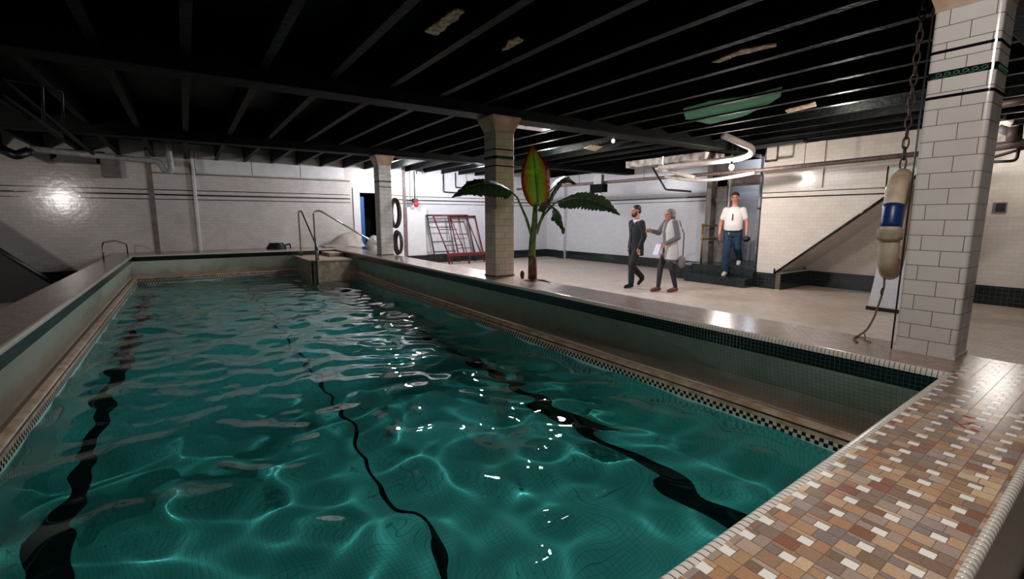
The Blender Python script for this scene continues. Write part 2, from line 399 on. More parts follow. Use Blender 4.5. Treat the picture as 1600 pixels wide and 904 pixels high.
cv = [(-.008, CZ-.135), (-.03, CZ-.22), (-.052, CZ-.30), (-.066, CZ-.36)]
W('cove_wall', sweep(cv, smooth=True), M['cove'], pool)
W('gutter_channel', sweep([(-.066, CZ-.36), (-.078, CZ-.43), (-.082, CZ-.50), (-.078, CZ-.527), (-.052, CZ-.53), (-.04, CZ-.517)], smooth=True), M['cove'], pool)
W('gutter_lip', sweep([(-.04, CZ-.517), (-.032, CZ-.512), (.012, CZ-.522), (.024, CZ-.53), (.03, CZ-.54)]), M['lip'], pool)
W('black_line', sweep([(.0302, CZ-.54), (.034, CZ-.553)]), M['black_tile'], pool)
W('thin_line', sweep([(-.0335, CZ-.5105), (-.0275, CZ-.5118)]), M['pillar_base'], pool)
W('white_strip', sweep([(.034, CZ-.553), (.034, .094)]), M['lip'], pool)
# checker strip
m, nt, b = nodes('checker_strip'); L = nt.links.new
ge = N(nt, 'ShaderNodeNewGeometry'); sp = N(nt, 'ShaderNodeSeparateXYZ'); L(ge.outputs['Position'], sp.inputs[0])
sn = N(nt, 'ShaderNodeSeparateXYZ'); L(ge.outputs['True Normal'], sn.inputs[0])
ab = N(nt, 'ShaderNodeMath', operation='ABSOLUTE'); L(sn.outputs[0], ab.inputs[0]); g = N(nt, 'ShaderNodeMath', operation='GREATER_THAN'); g.inputs[1].default_value = .4; L(ab.outputs[0], g.inputs[0])
mx = N(nt, 'ShaderNodeMix'); L(g.outputs[0], mx.inputs[0]); L(sp.outputs[0], mx.inputs[2]); L(sp.outputs[1], mx.inputs[3])
mu = N(nt, 'ShaderNodeMath', operation='MULTIPLY'); mu.inputs[1].default_value = 1/.027; L(mx.outputs[0], mu.inputs[0])
mv = N(nt, 'ShaderNodeMath', operation='MULTIPLY_ADD'); mv.inputs[1].default_value = 1/.027; mv.inputs[2].default_value = 10-.094/.027+1e-3; L(sp.outputs[2], mv.inputs[0])
cb = N(nt, 'ShaderNodeCombineXYZ'); L(mu.outputs[0], cb.inputs[0]); L(mv.outputs[0], cb.inputs[1]); cb.inputs[2].default_value = .5
ck = N(nt, 'ShaderNodeTexChecker'); ck.inputs['Scale'].default_value = 1; ck.inputs['Color1'].default_value = lin((190, 184, 166)); ck.inputs['Color2'].default_value = lin((12, 12, 14))
L(cb.outputs[0], ck.inputs['Vector']); L(ck.outputs[0], b.inputs['Base Color']); b.inputs['Roughness'].default_value = .2
M['checker'] = m
W('checker_strip', sweep([(.034, .094), (.034, .040)]), M['checker'], pool)
M['basin'] = tile('basin_tile', (168, 222, 214), (158, 214, 206), (110, 165, 158), w=.03, h=.03, mortar=.0012, rough=.5, off=0)
M['basin_floor'] = tile('basin_floor_tile', (168, 222, 214), (160, 216, 208), (116, 172, 162), w=.03, h=.03, mortar=.0012, rough=.5, off=0, mode='deck')
M['lane'] = mat('lane_tile', (10, 14, 14), .4)
W('basin_wall', sweep([(.034, .040), (.034, BZ)]), M['basin'], pool)
bm = bmesh.new(); quad(bm, [(*corner(i, .03), BZ) for i in range(4)])
pf = W('basin_floor', bm, M['basin_floor'], pool)
for i, (x, wd) in enumerate(((-.80, .15), (1.08, .032), (2.88, .15))):
    W('lane_line', bx(x-wd/2, x+wd/2, 1.0, 12.9, BZ, BZ+.004), M['lane'], pool)
for x in ():
    pass
# ---- water
def water():
    rnd = random.Random(11); comps = []
    for k in range(46):
        lam = .22*(1.0/.22)**rnd.random(); an = rnd.gauss(1.2, 1.7)
        comps.append((2*PI/lam*math.cos(an), 2*PI/lam*math.sin(an), rnd.random()*2*PI, lam))
    nx, ny = 150, 430
    x0, x1 = PX0+.034, PX1-.034; y0, y1 = pyn(0)+.02, PY1-.034
    bm = bmesh.new(); g = []
    for j in range(ny+1):
        row = []
        y = y0+(y1-y0)*j/ny
        for i in range(nx+1):
            x = x0+(x1-x0)*i/nx
            yy = y if j else pyn(x)+.034
            wx = x+.05*math.sin(2.1*y+1); wy = y+.06*math.sin(2.7*x)
            h = 0
            for kx, ky, ph, lam in comps: h += lam**1.35*math.sin(kx*wx+ky*wy+ph)
            row.append(bm.verts.new((x, yy, WZ+h*.0044)))
        g.append(row)
    for j in range(ny):
        for i in range(nx):
            f = bm.faces.new((g[j][i], g[j][i+1], g[j+1][i+1], g[j+1][i])); f.smooth = True
    m = bpy.data.materials.new('pool_water'); m.use_nodes = True; nt = m.node_tree; L = nt.links.new
    for n in list(nt.nodes):
        if n.type != 'OUTPUT_MATERIAL': nt.nodes.remove(n)
    o = nt.nodes['Material Output']
    gl = N(nt, 'ShaderNodeBsdfGlossy'); gl.inputs['Roughness'].default_value = 0.0; gl.inputs['Color'].default_value = (1, 1, 1, 1)
    rf = N(nt, 'ShaderNodeBsdfRefraction'); rf.inputs['IOR'].default_value = 1.333; rf.inputs['Roughness'].default_value = 0; rf.inputs['Color'].default_value = (.47, .95, .96, 1)
    fr = N(nt, 'ShaderNodeFresnel'); fr.inputs['IOR'].default_value = 1.333
    mx = N(nt, 'ShaderNodeMixShader'); L(fr.outputs[0], mx.inputs[0]); L(rf.outputs[0], mx.inputs[1]); L(gl.outputs[0], mx.inputs[2]); L(mx.outputs[0], o.inputs[0])
    me = bpy.data.meshes.new('pool_water'); bm.to_mesh(me); bm.free(); me.materials.append(m)
    ob = bpy.data.objects.new('pool_water', me); col.objects.link(ob)
    tag(ob, 'rippling clear teal water filling the long tiled pool', 'water')
    ob.cycles.is_caustics_caster = True
    return ob
water()
for o in pool.children: 
    if o.name.startswith(('basin', 'lane_line')): o.cycles.is_caustics_receiver = True

# ------------------------------------------------------------------ raised surround (ledges)
tcols = [(178, 142, 108), (160, 128, 100), (142, 120, 106), (166, 144, 130), (190, 156, 124), (176, 132, 100), (134, 108, 90), (158, 140, 132), (182, 158, 138), (208, 178, 142), (140, 96, 76), (136, 122, 116)]
tm = [mat('mosaic_%d' % i, c, .2, var=.14, scale=160, coat=0) for i, c in enumerate(tcols)]
tm.append(mat('mosaic_white', (232, 226, 216), .2)); tm.append(mat('mosaic_grout', (120, 96, 78), .6))
for m_ in tm: m_.node_tree.nodes['Principled BSDF'].inputs['Specular IOR Level'].default_value = .6
CELL = [(0, 0, 3, 3), (3, 0, 6, 2), (3, 2, 5, 4, 'w'), (5, 2, 6, 6), (0, 3, 3, 6), (3, 4, 5, 6)]
def mosaic(x0, x1, y0f, y1f, parent, name, ox=.012, oy=.0):
    rnd = random.Random(5); bm = bmesh.new(); u = .1/6; gp = .0011
    yr0, yr1 = min(y0f(x0), y0f(x1)), max(y1f(x0), y1f(x1))
    sh = (y0f(x1)-y0f(x0))/(x1-x0)
    i0, i1 = int(math.floor((x0-ox)/.1))-1, int(math.ceil((x1-ox)/.1))+1
    j0, j1 = int(math.floor((yr0-.2)/.1))-1, int(math.ceil((yr1+.2)/.1))+1
    for i in range(i0, i1):
        for j in range(j0, j1):
            fl = rnd.random()
            for c in CELL:
                a0, b0, a1, b1 = c[:4]
                mi = 12 if len(c) > 4 else min(11, int(rnd.random()**1.25*12))
                xa, xb = ox+i*.1+a0*u+gp, ox+i*.1+a1*u-gp
                ya, yb = oy+j*.1+b0*u+gp, oy+j*.1+b1*u-gp
                xa, xb = max(xa, x0), min(xb, x1)
                if xb-xa < .002: continue
                lo = min(y0f((xa+xb)/2)-sh*(xa+xb)/2, 99); hi = y1f((xa+xb)/2)-sh*(xa+xb)/2
                ya, yb = max(ya, lo), min(yb, hi)
                if yb-ya < .002: continue
                quad(bm, [(xa, ya+sh*xa, CZ+.0015), (xb, ya+sh*xb, CZ+.0015), (xb, yb+sh*xb, CZ+.0015), (xa, yb+sh*xa, CZ+.0015)], mi)
    return W(name, bm, tm, parent)
def ledge(name, label, x0, x1, y0f, y1f, mosrange=None):
    t = thing(name, label, 'pool surround', ((x0+x1)/2, (y0f(x0)+y1f(x0))/2, 0))
    bm = bmesh.new()
    p = [(x0, y0f(x0)), (x1, y0f(x1)), (x1, y1f(x1)), (x0, y1f(x0))]
    a = [bm.verts.new((*q, -.0)) for q in p]; b_ = [bm.verts.new((*q, CZ)) for q in p]
    bm.faces.new(a[::-1]); f = bm.faces.new(b_); f.material_index = 1
    for i in range(4): bm.faces.new((a[i], a[(i+1) % 4], b_[(i+1) % 4], b_[i]))
    W('ledge_body', bm, [M['ledge_face'], tm[13]], t)
    return t
LW = .09   # room for the coved pool wall under the coping
# near
c0, c1 = (lambda x: oyn(x)+.012), (lambda x: pyn(x)-.018)
t = thing('pool_ledge', 'near tiled pool ledge of brown mosaic with small white squares and red paint', 'ledge', (1.2, .4, 0))
bm = bmesh.new()
p = [(OX0, oyn(OX0)), (OX1, oyn(OX1)), (OX1, pyn(OX1)-LW), (OX0, pyn(OX0)-LW)]
a = [bm.verts.new((*q, 0)) for q in p]; b_ = [bm.verts.new((*q, CZ)) for q in p]
bm.faces.new(a[::-1]); bm.faces.new(b_)
for i in range(4): bm.faces.new((a[i], a[(i+1) % 4], b_[(i+1) % 4], b_[i]))
W('ledge_body', bm, M['ledge_face'], t)
bm = bmesh.new(); p = [(OX0, oyn(OX0)+.01), (OX1, oyn(OX1)+.01), (OX1, pyn(OX1)-.02), (OX0, pyn(OX0)-.02)]
quad(bm, [(*q, CZ+.0008) for q in p]); W('grout_bed', bm, tm[13], t)
mosaic(OX0+.01, OX1-.01, c0, c1, t, 'mosaic_top', ox=.012-.033+.004, oy=.095)
# outer bullnose of separate little tiles
bm = bmesh.new(); x = OX0
while x < OX1:
    y = oyn(x)+.006
    tube(bm, [(x+.001, y, CZ-.012), (x+.0255, y+.0007, CZ-.012)], .0165, seg=14)
    x += .0268
W('outer_bullnose', bm, mat('white_edge_tile', (206, 198, 186), .25, var=.1, scale=12), t)
# red paint marks
bm = bmesh.new(); rnd = random.Random(3)
def blob(x, y, rx, ry, an):
    vs = []
    for k in range(14):
        q = 2*PI*k/14; r = 1+.25*rnd.uniform(-1, 1)
        dx, dy = rx*r*math.cos(q), ry*r*math.sin(q)
        vs.append(bm.verts.new((x+dx*math.cos(an)-dy*math.sin(an), y+dx*math.sin(an)+dy*math.cos(an), CZ+.0028)))
    bm.faces.new(vs)
for a1, a2, w_ in (((1476, 648), (1512, 671), .005), ((1516, 669), (1530, 676), .009), ((1505, 649), (1520, 654), .010), ((1508, 660), (1540, 668), .004), ((1500, 664), (1524, 660), .003)):
    A, B = at(*a1, z=CZ), at(*a2, z=CZ); d = B-A
    blob(*((A+B)/2).xy, d.length/2, w_, math.atan2(d.y, d.x))
W('red_paint_mark', bm, mat('red_mark', (150, 40, 60), .4), t)
# right, far and left
def side_ledge(label, x0, x1, y0, y1, mx0, mx1, my0, my1, lx0, lx1, ly0, ly1):
    ly1 = min(ly1, YB-.035); my1 = min(my1, YB-.005)
    t = thing('pool_ledge', label, 'ledge', ((x0+x1)/2, (y0+y1)/2, 0))
    bm = bmesh.new(); box(bm, lx0, lx1, ly0, ly1, 0, CZ); W('ledge_body', bm, M['ledge_face'], t)
    bm = bmesh.new(); quad(bm, [(mx0, my0, CZ+.0008), (mx1, my0, CZ+.0008), (mx1, my1, CZ+.0008), (mx0, my1, CZ+.0008)]); W('grout_bed', bm, tm[13], t)
    return t
fr_ = side_ledge('long right pool ledge carrying the tiled pillars and the banana plant', PX1, OX1, .69, YB, PX1+.02, OX1, .69, YB, PX1+LW, OX1, pyn(OX1)-LW+.002, YB)
fine = tile('fine_mosaic', (166, 142, 130), (148, 122, 108), (136, 114, 102), w=.05, h=.034, mortar=.0016, rough=.2, mode='floor', stain=((128, 100, 84), .5, 2.2, .5), bumpd=.001)
bm = bmesh.new(); quad(bm, [(PX1+.02, pyn(PX1)-.019, CZ+.002), (OX1, pyn(PX1)-.019, CZ+.002), (OX1, YB, CZ+.002), (PX1+.02, YB, CZ+.002)]); W('mosaic_top', bm, fine, fr_)
W('outer_bullnose', tb([(OX1-.004, .30, CZ-.01), (OX1-.004, YB, CZ-.01)], .0125), M['nose'], fr_)
fl_ = side_ledge('long left pool ledge of dull brown mosaic beside the dark passage', OX0, PX0, .6, YB, OX0, PX0-.02, .6, YB, OX0, PX0-LW, pyn(OX0)-LW+.002, YB)
bm = bmesh.new(); quad(bm, [(OX0, .55, CZ+.002), (PX0-.02, .55, CZ+.002), (PX0-.02, YB, CZ+.002), (OX0, YB, CZ+.002)]); W('mosaic_top', bm, fine, fl_)
ff_ = side_ledge('far pool ledge against the white back wall', PX0, PX1, PY1, YB, PX0-.02, PX1+.02, PY1+.02, YB, PX0-LW, PX1+LW, PY1+LW, YB)
bm = bmesh.new(); quad(bm, [(PX0-.02, PY1+.02, CZ+.002), (PX1+.02, PY1+.02, CZ+.002), (PX1+.02, YB, CZ+.002), (PX0-.02, YB, CZ+.002)]); W('mosaic_top', bm, fine, ff_)

# corner platform in the pool under the ladder
bm = bmesh.new()
pf_ = [(2.32, 13.45), (2.32, 11.75), (2.45, 11.55), (3.33, 11.55), (3.33, 13.45)]
t = thing('corner_platform', 'tiled corner platform standing in the pool under the grab rails', 'platform', (2.8, 12.4, 0))
a = [bm.verts.new((*q, BZ)) for q in pf_]; b_ = [bm.verts.new((*q, .50)) for q in pf_]
for i in range(5): bm.faces.new((a[i], a[(i+1) % 5], b_[(i+1) % 5], b_[i]))
W('platform_body', bm, M['lip'], t)
bm = bmesh.new()
pf2 = [(2.28, 13.47), (2.28, 11.73), (2.43, 11.51), (3.3, 11.51), (3.3, 13.47)]
a = [bm.verts.new((*q, .50)) for q in pf2]; b_ = [bm.verts.new((*q, .535)) for q in pf2]
bm.faces.new(a[::-1]); bm.faces.new(b_)
for i in range(5): bm.faces.new((a[i], a[(i+1) % 5], b_[(i+1) % 5], b_[i]))
W('platform_top', bm, M['lip'], t)
W('corner_strip', bx(2.33, 2.36, 11.6, 11.66, 0, .5), M['black_tile'], t)
bm = bmesh.new(); box(bm, 2.95, 3.3, 12.5, 13.4, .535, .62); W('raised_step', bm, M['lip'], t)

# grab rails
def rail(label, pts, r=.021):
    t = thing('grab_rail', label, 'rail', tuple(Vector(pts[-1])))
    W('rail_tube', tb(bend(pts, .13, 8), r, seg=12), M['chrome'], t, True)
    for q in (pts[0], pts[-1]):
        bm = bmesh.new(); tube(bm, [Vector(q), Vector(q)+Vector((0, 0, .02))], .042, seg=14); W('floor_flange', bm, M['steel'], t)
    return t
Y1 = 11.48
rail('near hooped steel grab rail rising from the water and sloping right to the ledge', [(2.41, Y1, -.8), (2.41, Y1, 1.64), (2.56, 11.52, 1.68), (4.05, 12.0, .82), (4.05, 12.0, .0)])
rail('farther hooped steel grab rail standing on the platform edge behind the near one', [(2.41, 13.2, .53), (2.41, 13.2, 1.68), (2.46, 13.1, 1.69), (2.50, 11.7, .80), (2.50, 11.7, .53)])
t = thing('hoop_rail', 'small steel hoop rail at far left corner of the pool ledge', 'rail', (-1.42, 13.2, CZ))
W('hoop', tb(bend([(-1.42, 12.4, CZ), (-1.42, 12.5, 1.02), (-1.3, 13.4, 1.02), (-1.2, 14.4, .9), (-1.2, 14.4, CZ)], .12), .014), M['steel'], t, True)
# black hose coil on the far ledge
t = thing('coiled_hose', 'small heap of black hose on the far pool ledge', 'hose', (2.0, 14.2, CZ))
bm = bmesh.new()
for k in range(5):
    tube(bm, [(1.98+(.24-.02*k)*math.cos(q), 14.2+(.14-.01*k)*math.sin(q), CZ+.03+.03*k+.01*math.sin(3*q)) for q in [2*PI*i/28 for i in range(28)]], .02, seg=8, closed=True)
tube(bm, bend([(2.2, 14.2, CZ+.1), (2.3, 14.1, CZ+.14), (2.3, 14.0, CZ+.02)], .05), .02)
W('coil', bm, M['black'], t)

# ------------------------------------------------------------------ pillars
def pillar(label, x0, x1, y0, y1, m, zb=(2.44, 2.312, 2.19)):
    t = thing('tiled_pillar', label, 'pillar', ((x0+x1)/2, (y0+y1)/2, CZ))
    bm = bmesh.new(); vs = box(bm, x0, x1, y0, y1, CZ, 2.68)
    es = [e for e in bm.edges if abs(e.verts[0].co.z-e.verts[1].co.z) > .5]
    bmesh.ops.bevel(bm, geom=es, offset=.022, segments=4, profile=.5, affect='EDGES')
    W('shaft', bm, m, t)
    for zc in (zb[0], zb[2]):
        bm = bmesh.new(); vs = box(bm, x0-.002, x1+.002, y0-.002, y1+.002, zc-.008, zc+.008)
        es = [e for e in bm.edges if abs(e.verts[0].co.z-e.verts[1].co.z) > .01]
        bmesh.ops.bevel(bm, geom=es, offset=.022, segments=4, profile=.5, affect='EDGES')
        W('black_band', bm, M['black_tile'], t)
    bm = bmesh.new(); box(bm, x0-.003, x1+.003, y0-.003, y1+.003, zb[1]-.019, zb[1]+.019)
    es = [e for e in bm.edges if abs(e.verts[0].co.z-e.verts[1].co.z) > .01]
    bmesh.ops.bevel(bm, geom=es, offset=.022, segments=4, profile=.5, affect='EDGES')
    fb = W('frieze_band', bm, mat('frieze_ground', (16, 22, 20), .15), t)
    bm = bmesh.new()                    # running scroll
    def scroll(o, d, n, ln):
        step = ln/n
        for k in range(n):
            c = o+d*(step*(k+.5)); pts = []
            for q in range(13):
                a_ = -.3+q/12*4.4; r = .0125*(1-q/20)
                pts.append(c+d*(r*1.25*math.cos(a_))+Vector((0, 0, 1))*r*math.sin(a_))
            pts = [c-d*step*.62+Vector((0, 0, -.011))]+[c-d*step*.2+Vector((0, 0, -.014))]+pts
            tube(bm, pts, .0032, seg=6)
    nl = 6
    scroll(Vector((x0-.003, y1-.03, zb[1])), Vector((0, -1, 0)), nl, (y1-y0)-.06)
    scroll(Vector((x0+.03, y0-.003, zb[1])), Vector((1, 0, 0)), nl, (x1-x0)-.06)
    W('scroll_pattern', bm, mat('frieze_green', (54, 98, 76), .3), fb)
    # flared capital
    bm = bmesh.new(); rings = []
    for s, z in ((0, 2.66), (.002, 2.685), (.012, 2.715), (.03, 2.765), (.052, 2.82), (.064, 2.85), (.066, 2.872)):
        rings.append([bm.verts.new((X_, Y_, z)) for X_, Y_ in ((x0-s, y0-s), (x1+s, y0-s), (x1+s, y1+s), (x0-s, y1+s))])
    for a, b in zip(rings, rings[1:]):
        for i in range(4): bm.faces.new((a[i], a[(i+1) % 4], b[(i+1) % 4], b[i]))
    bm.faces.new(rings[0][::-1]); bm.faces.new(rings[-1])
    W('capital', bm, M['capital'], t)
    W('base_course', bx(x0-.004, x1+.004, y0-.004, y1+.004, CZ, CZ+.022), M['pillar_base'] if m is not M['pillar'] else m, t)
    return t
pillar('large white tiled pillar in the right foreground with green scroll frieze', 3.645, 3.90, .73, 1.02, M['pillar'])
pillar('middle tan tiled pillar beside the banana plant', 3.55, 3.875, 5.58, 5.87, M['pillar_worn'], (2.435, 2.33, 2.215))
pillar('farthest tiled pillar carrying a life ring, near the doorway', 3.58, 3.88, 10.42, 10.72, M['pillar_grey'])

# ------------------------------------------------------------------ life rings
def ring_thing(label, c, ax_u, ax_v, R=.31, r=.062, sy=1.1, cat='life ring', name='life_ring', mt=None, band=True):
    t = thing(name, label, cat, tuple(c))
    c = Vector(c); u = Vector(ax_u).normalized(); v = Vector(ax_v).normalized(); n = u.cross(v)
    def P(q, k=1, off=0): return c+u*math.cos(q)*R*k+v*math.sin(q)*R*sy*k+n*off
    W('ring_body', tb([P(2*PI*i/48) for i in range(48)], r, seg=16, closed=True), mt or M['canvas'], t, True)
    if band:
        a0 = PI+.02
        W('blue_band', tb([P(a0-.42+.42*i/6) for i in range(7)], r*1.03, seg=16, cap=True), M['darkblue'], t, True)
        W('strap', tb([P(a0+.05+.2*i/3) for i in range(4)], r*1.22, seg=16), M['strap'], t, True)
    return t
ring_thing('white life ring with blue band hanging behind the foreground pillar', (4.04, 1.2, 1.455), (1, .2, 0), (0.02, 0, 1), R=.29, r=.056, sy=1.12)
ring_thing('grey life ring hung on the farthest pillar, above the hose coil', (3.97, 10.5, 1.62), (0, -1, 0), (0, 0, 1), R=.26, r=.05, sy=1.15, mt=M['hose'])
t = thing('coiled_hose', 'brown hose coil hung low on the farthest pillar below the life ring', 'hose', (3.97, 10.4, 1.0))
bm = bmesh.new()
for k in range(4):
    tube(bm, [(3.96+.03*(k % 2)+.01*k, 10.42+(.22-.014*k)*math.cos(q), .95+(.27-.02*k)*math.sin(q)) for q in [2*PI*i/30 for i in range(30)]], .02, seg=8, closed=True)
W('coil', bm, M['hose'], t)
# bracket, chain and rope at the near ring
t = thing('chain', 'rusty chain holding the white life ring behind the foreground pillar', 'chain', (4.05, 1.2, 2.99))
z = 2.985; k = 0
A = Vector((4.06, 1.2, 2.985)); B = Vector((4.03, 1.2, 1.83)); n = 17
lk = []
for k in range(n):
    c = A.lerp(B, (k+.5)/n); d = (B-A).normalized(); s = Vector((1, 0, 0)) if k % 2 else Vector((0, 1, 0))
    o = W('chain_link', tb([c+d*.042*math.cos(2*PI*i/14)+s*.017*math.sin(2*PI*i/14) for i in range(14)], .0055, seg=6, closed=True), M['chain'], t, True)
t = thing('steel_post', 'thin dark steel post standing behind the foreground pillar beside the life ring', 'post', (3.78, 1.06, CZ))
W('post', tb([(3.65, 1.032, CZ), (3.65, 1.032, 2.99)], .005), M['dark_pipe'], t, True)
t = thing('frayed_rope', 'frayed brown rope trailing from the life ring onto the ledge and floor', 'rope', (3.8, 1.25, CZ))
P0 = [(3.90, 1.2, 1.35), (3.93, 1.2, 1.13), (3.955, 1.2, 1.04), (3.93, 1.2, .97), (3.955, 1.22, .90), (3.96, 1.24, .80), (3.92, 1.26, .715), (3.86, 1.28, .685), (3.72, 1.27, .684), (3.62, 1.21, .684)]
W('main_strand', tb(bend(P0, .05, 4), .0065, seg=7), M['rope'], t, True)
W('loose_strand', tb(bend([(3.90, 1.27, .70), (3.85, 1.24, .684), (3.76, 1.22, .684), (3.70, 1.16, .684)], .03, 4), .004, seg=6), M['rope'], t, True)
W('hook', tb([Vector((3.93+.02*math.cos(q), 1.2, 1.0+.022*math.sin(q))) for q in [i*.5 for i in range(10)]], .005, seg=6), M['chain'], t, True)
# white tiled pier behind
t = thing('white_cabinet', 'tall white tapered cabinet with black plinth behind the life ring', 'cabinet', (9.45, 2.8, 0))
bm = bmesh.new()
lo = [(9.25, 2.4), (9.65, 2.4), (9.65, 3.0), (9.25, 3.0)]; hi = [(9.3, 2.45), (9.6, 2.45), (9.6, 2.88), (9.3, 2.88)]
a = [bm.verts.new((*q, .06)) for q in lo]; b_ = [bm.verts.new((*q, 1.36)) for q in hi]
bm.faces.new(a[::-1]); bm.faces.new(b_)
for i in range(4): bm.faces.new((a[i], a[(i+1) % 4], b_[(i+1) % 4], b_[i]))
W('cabinet_body', bm, M['wall_far'], t); W('plinth', bx(9.23, 9.67, 2.38, 3.02, 0, .06), M['black'], t)
t = thing('glass_panel', 'narrow greenish glass panel standing above the white tapered cabinet', 'glass panel', (9.45, 2.85, 1.36))
mg, nt, b = nodes('green_glass'); b.inputs['Base Color'].default_value = (.75, .88, .83, 1); b.inputs['Transmission Weight'].default_value = .75; b.inputs['Roughness'].default_value = .2; b.inputs['IOR'].default_value = 1.45
W('pane', bx(9.3, 9.33, 2.62, 2.94, 1.36, 2.3), mg, t); W('edge_rail', tb([(9.29, 2.95, 1.36), (9.29, 2.95, 2.32)], .012), M['chrome'], t)

# ------------------------------------------------------------------ steps and brass rail
t = thing('entrance_steps', 'dark green tiled double step in front of the lobby opening', 'steps', (10.3, 6.2, 0))
bm = bmesh.new(); box(bm, 9.88, 10.4, 5.48, 7.0, 0, .20, bev=.018); W('lower_step', bm, M['step'], t)
bm = bmesh.new(); box(bm, 10.2, 12.19, 5.475, 7.04, 0, .41, bev=.015); W('upper_step', bm, M['step'], t)
W('side_kerb', bx(10.2, 10.88, 7.0, 7.55, 0, .36, bev=.015), M['step'], t)
t = thing('brass_railing', 'short aged brass railing with ball joints beside the entrance steps', 'railing', (10.45, 6.98, .41))
bp_ = [(10.45, 6.94), (11.1, 6.94)]
for x, y in bp_: W('post', tb([(x, y, .41), (x, y, 1.33)], .026, seg=12), M['brass'], t, True)
for z in (1.0, 1.33): W('rail', tb([(10.45, 6.94, z), (11.1, 6.94, z)], .022, seg=12), M['brass'], t, True)
for x, y in bp_:
    for z in (1.0, 1.33): W('ball_joint', el((x, y, z), (.042, .042, .042)), M['brass'], t)
# grey lobby columns
for x, y, lab, mm, ww in ((11.0, 6.98, 'wide grey painted column at left of the lobby opening', M['grey'], .17),):
    t = thing('lobby_column', lab, 'column', (x, y, .41)); W('shaft', bx(x, x+ww, y-.28, y, .41, 3.0, bev=.01), mm, t); W('collar', bx(x-.02, x+ww+.02, y-.3, y+.02, 1.9, 2.0, bev=.01), mm, t)
t = thing('vertical_pipe', 'pale vertical pipe running up beside the grey lobby column', 'pipe', (10.9, 6.86, .41)); W('pipe_tube', tb([(10.93, 6.60, .41), (10.93, 6.60, 3.0)], .022), M['white_pipe'], t, True); W('clip', tb([(10.93, 6.60, 1.7), (10.93, 6.60, 1.74)], .032), M['steel'], t)
t = thing('vertical_pipe', 'shiny pale pipe at the right side of the lobby opening', 'pipe', (10.8, 5.62, .41)); W('pipe_tube', tb([(10.75, 5.75, .41), (10.75, 5.75, 3.0)], .03), M['grey_pipe'], t, True); W('clip', tb([(10.75, 5.75, 1.7), (10.75, 5.75, 1.75)], .04), M['steel'], t)

# ------------------------------------------------------------------ scaffold frames
def frame(label, x0, x1, yb, yt, z1, m1, m2, skew=0, rungs=(.35, .62, .9), z0=.02, mids=2):
    t = thing('scaffold_frame', label, 'scaffold', ((x0+x1)/2, yb, 0))
    def P(x, z): return Vector((x+skew*(z1-z)/z1, yb+(yt-yb)*z/z1, z))
    for x in (x0, x1): W('upright', tb([P(x, z0), P(x, z1)], .024), m1, t, True)
    W('top_bar', tb([P(x0-.02, z1-.03), P(x1+.02, z1-.03)], .032), m1, t, True)
    for r_ in rungs: W('cross_bar', tb([P(x0, r_*z1), P(x1-(x1-x0)*.45 if r_ < .8 else x1, r_*z1)], .014), m2, t, True)
    for k in range(mids):
        x = x0+(x1-x0)*(k+1)/(mids+1); W('inner_post', tb([P(x, z0+.25), P(x, z1-.04)], .015), m2, t, True)
    return t
M['darkred'] = mat('dark_red_paint', (96, 26, 36), .45, var=.3, scale=20)
frame('front red scaffold frame leaning on the back wall', 6.74, 7.98, 13.9, 14.45, 1.62, M['red'], M['red'], skew=.42, rungs=(.38, .7), mids=1)
frame('dark scaffold frame leaning behind the front red one', 6.6, 8.12, 14.25, 14.6, 1.63, M['dark_pipe'], M['dark_pipe'], skew=.14, rungs=(.25, .45, .74), mids=1)
frame('rearmost red scaffold frame sticking out at right', 7.5, 8.5, 14.4, 14.72, 1.60, M['red'], M['darkred'], skew=.22, rungs=(.3, .6), mids=2)
t = thing('red_beam', 'long red steel beam lying on the floor against the scaffold frames', 'beam', (7.8, 13.9, .25))
bm = bmesh.new(); box(bm, 6.95, 8.75, 13.82, 13.92, .27, .37, bev=.01); W('beam', bm, M['red'], t)
for x in (7.0, 7.75, 8.6): W('leg', bx(x, x+.05, 13.84, 13.9, 0, .28), M['darkred'], t)

t = thing('white_board', 'tall plain white board standing against the back wall by the scaffold', 'board', (6.3, 14.6, 0))
W('panel', bx(5.93, 6.62, 14.66, 14.72, .28, 1.86, bev=.008), M['white'], t); W('foot', bx(5.95, 6.6, 14.64, 14.74, .0, .28), M['black'], t)
struct('wall_pilaster_back', bx(5.35, 5.74, 14.5, YB, 0, CEIL), M['wall_far'])
struct('trim_14', bx(5.74, 5.86, 14.52, YB, 0, CEIL), M['rust_pipe'])
bm = bmesh.new()
for z0, z1 in ((2.195, 2.215), (2.07, 2.105), (1.965, 1.985)): box(bm, 5.34, 5.745, 14.494, 14.6, z0, z1)
struct('trim_15', bm, M['black_tile'])
# painted white stretch of the back wall
bm = bmesh.new(); box(bm, 5.86, XR, YB-.004, YB+.0, .29, 3.2); struct('wall_back_painted', bm, M['wall_far'])

# door stuff
t = thing('plastic_bundle', 'bulging pale plastic sheet bundle lying in the blue doorway', 'bundle', (4.6, 14.2, 0))
bm = bmesh.new(); ell(bm, (4.72, 14.35, .5), (.26, .25, .50)); ell(bm, (4.95, 14.3, .5), (.2, .25, .60)); ell(bm, (4.93, 14.3, 1.08), (.08, .1, .1))
W('sheet', bm, M['plastic'], t, True)
t = thing('beige_tarp', 'crumpled beige tarp heaped against the wall left of the doorway', 'tarp', (3.9, 14.4, CZ))
bm = bmesh.new(); g = []
for i in range(17):
    row = []
    for j in range(9):
        u, v = i/16, j/8; x = 3.2+1.15*u; h = (.02+.42*math.sin(min(1, u*1.08)*PI*.62)**1.5)*(1-(abs(v-.55)*1.9)**2)*(1 if u < .9 else (1-u)*10)
        row.append(bm.verts.new((x, 13.95+.75*v, CZ+max(0, h)+.015*math.sin(13*u+5*v)+.01)))
    g.append(row)
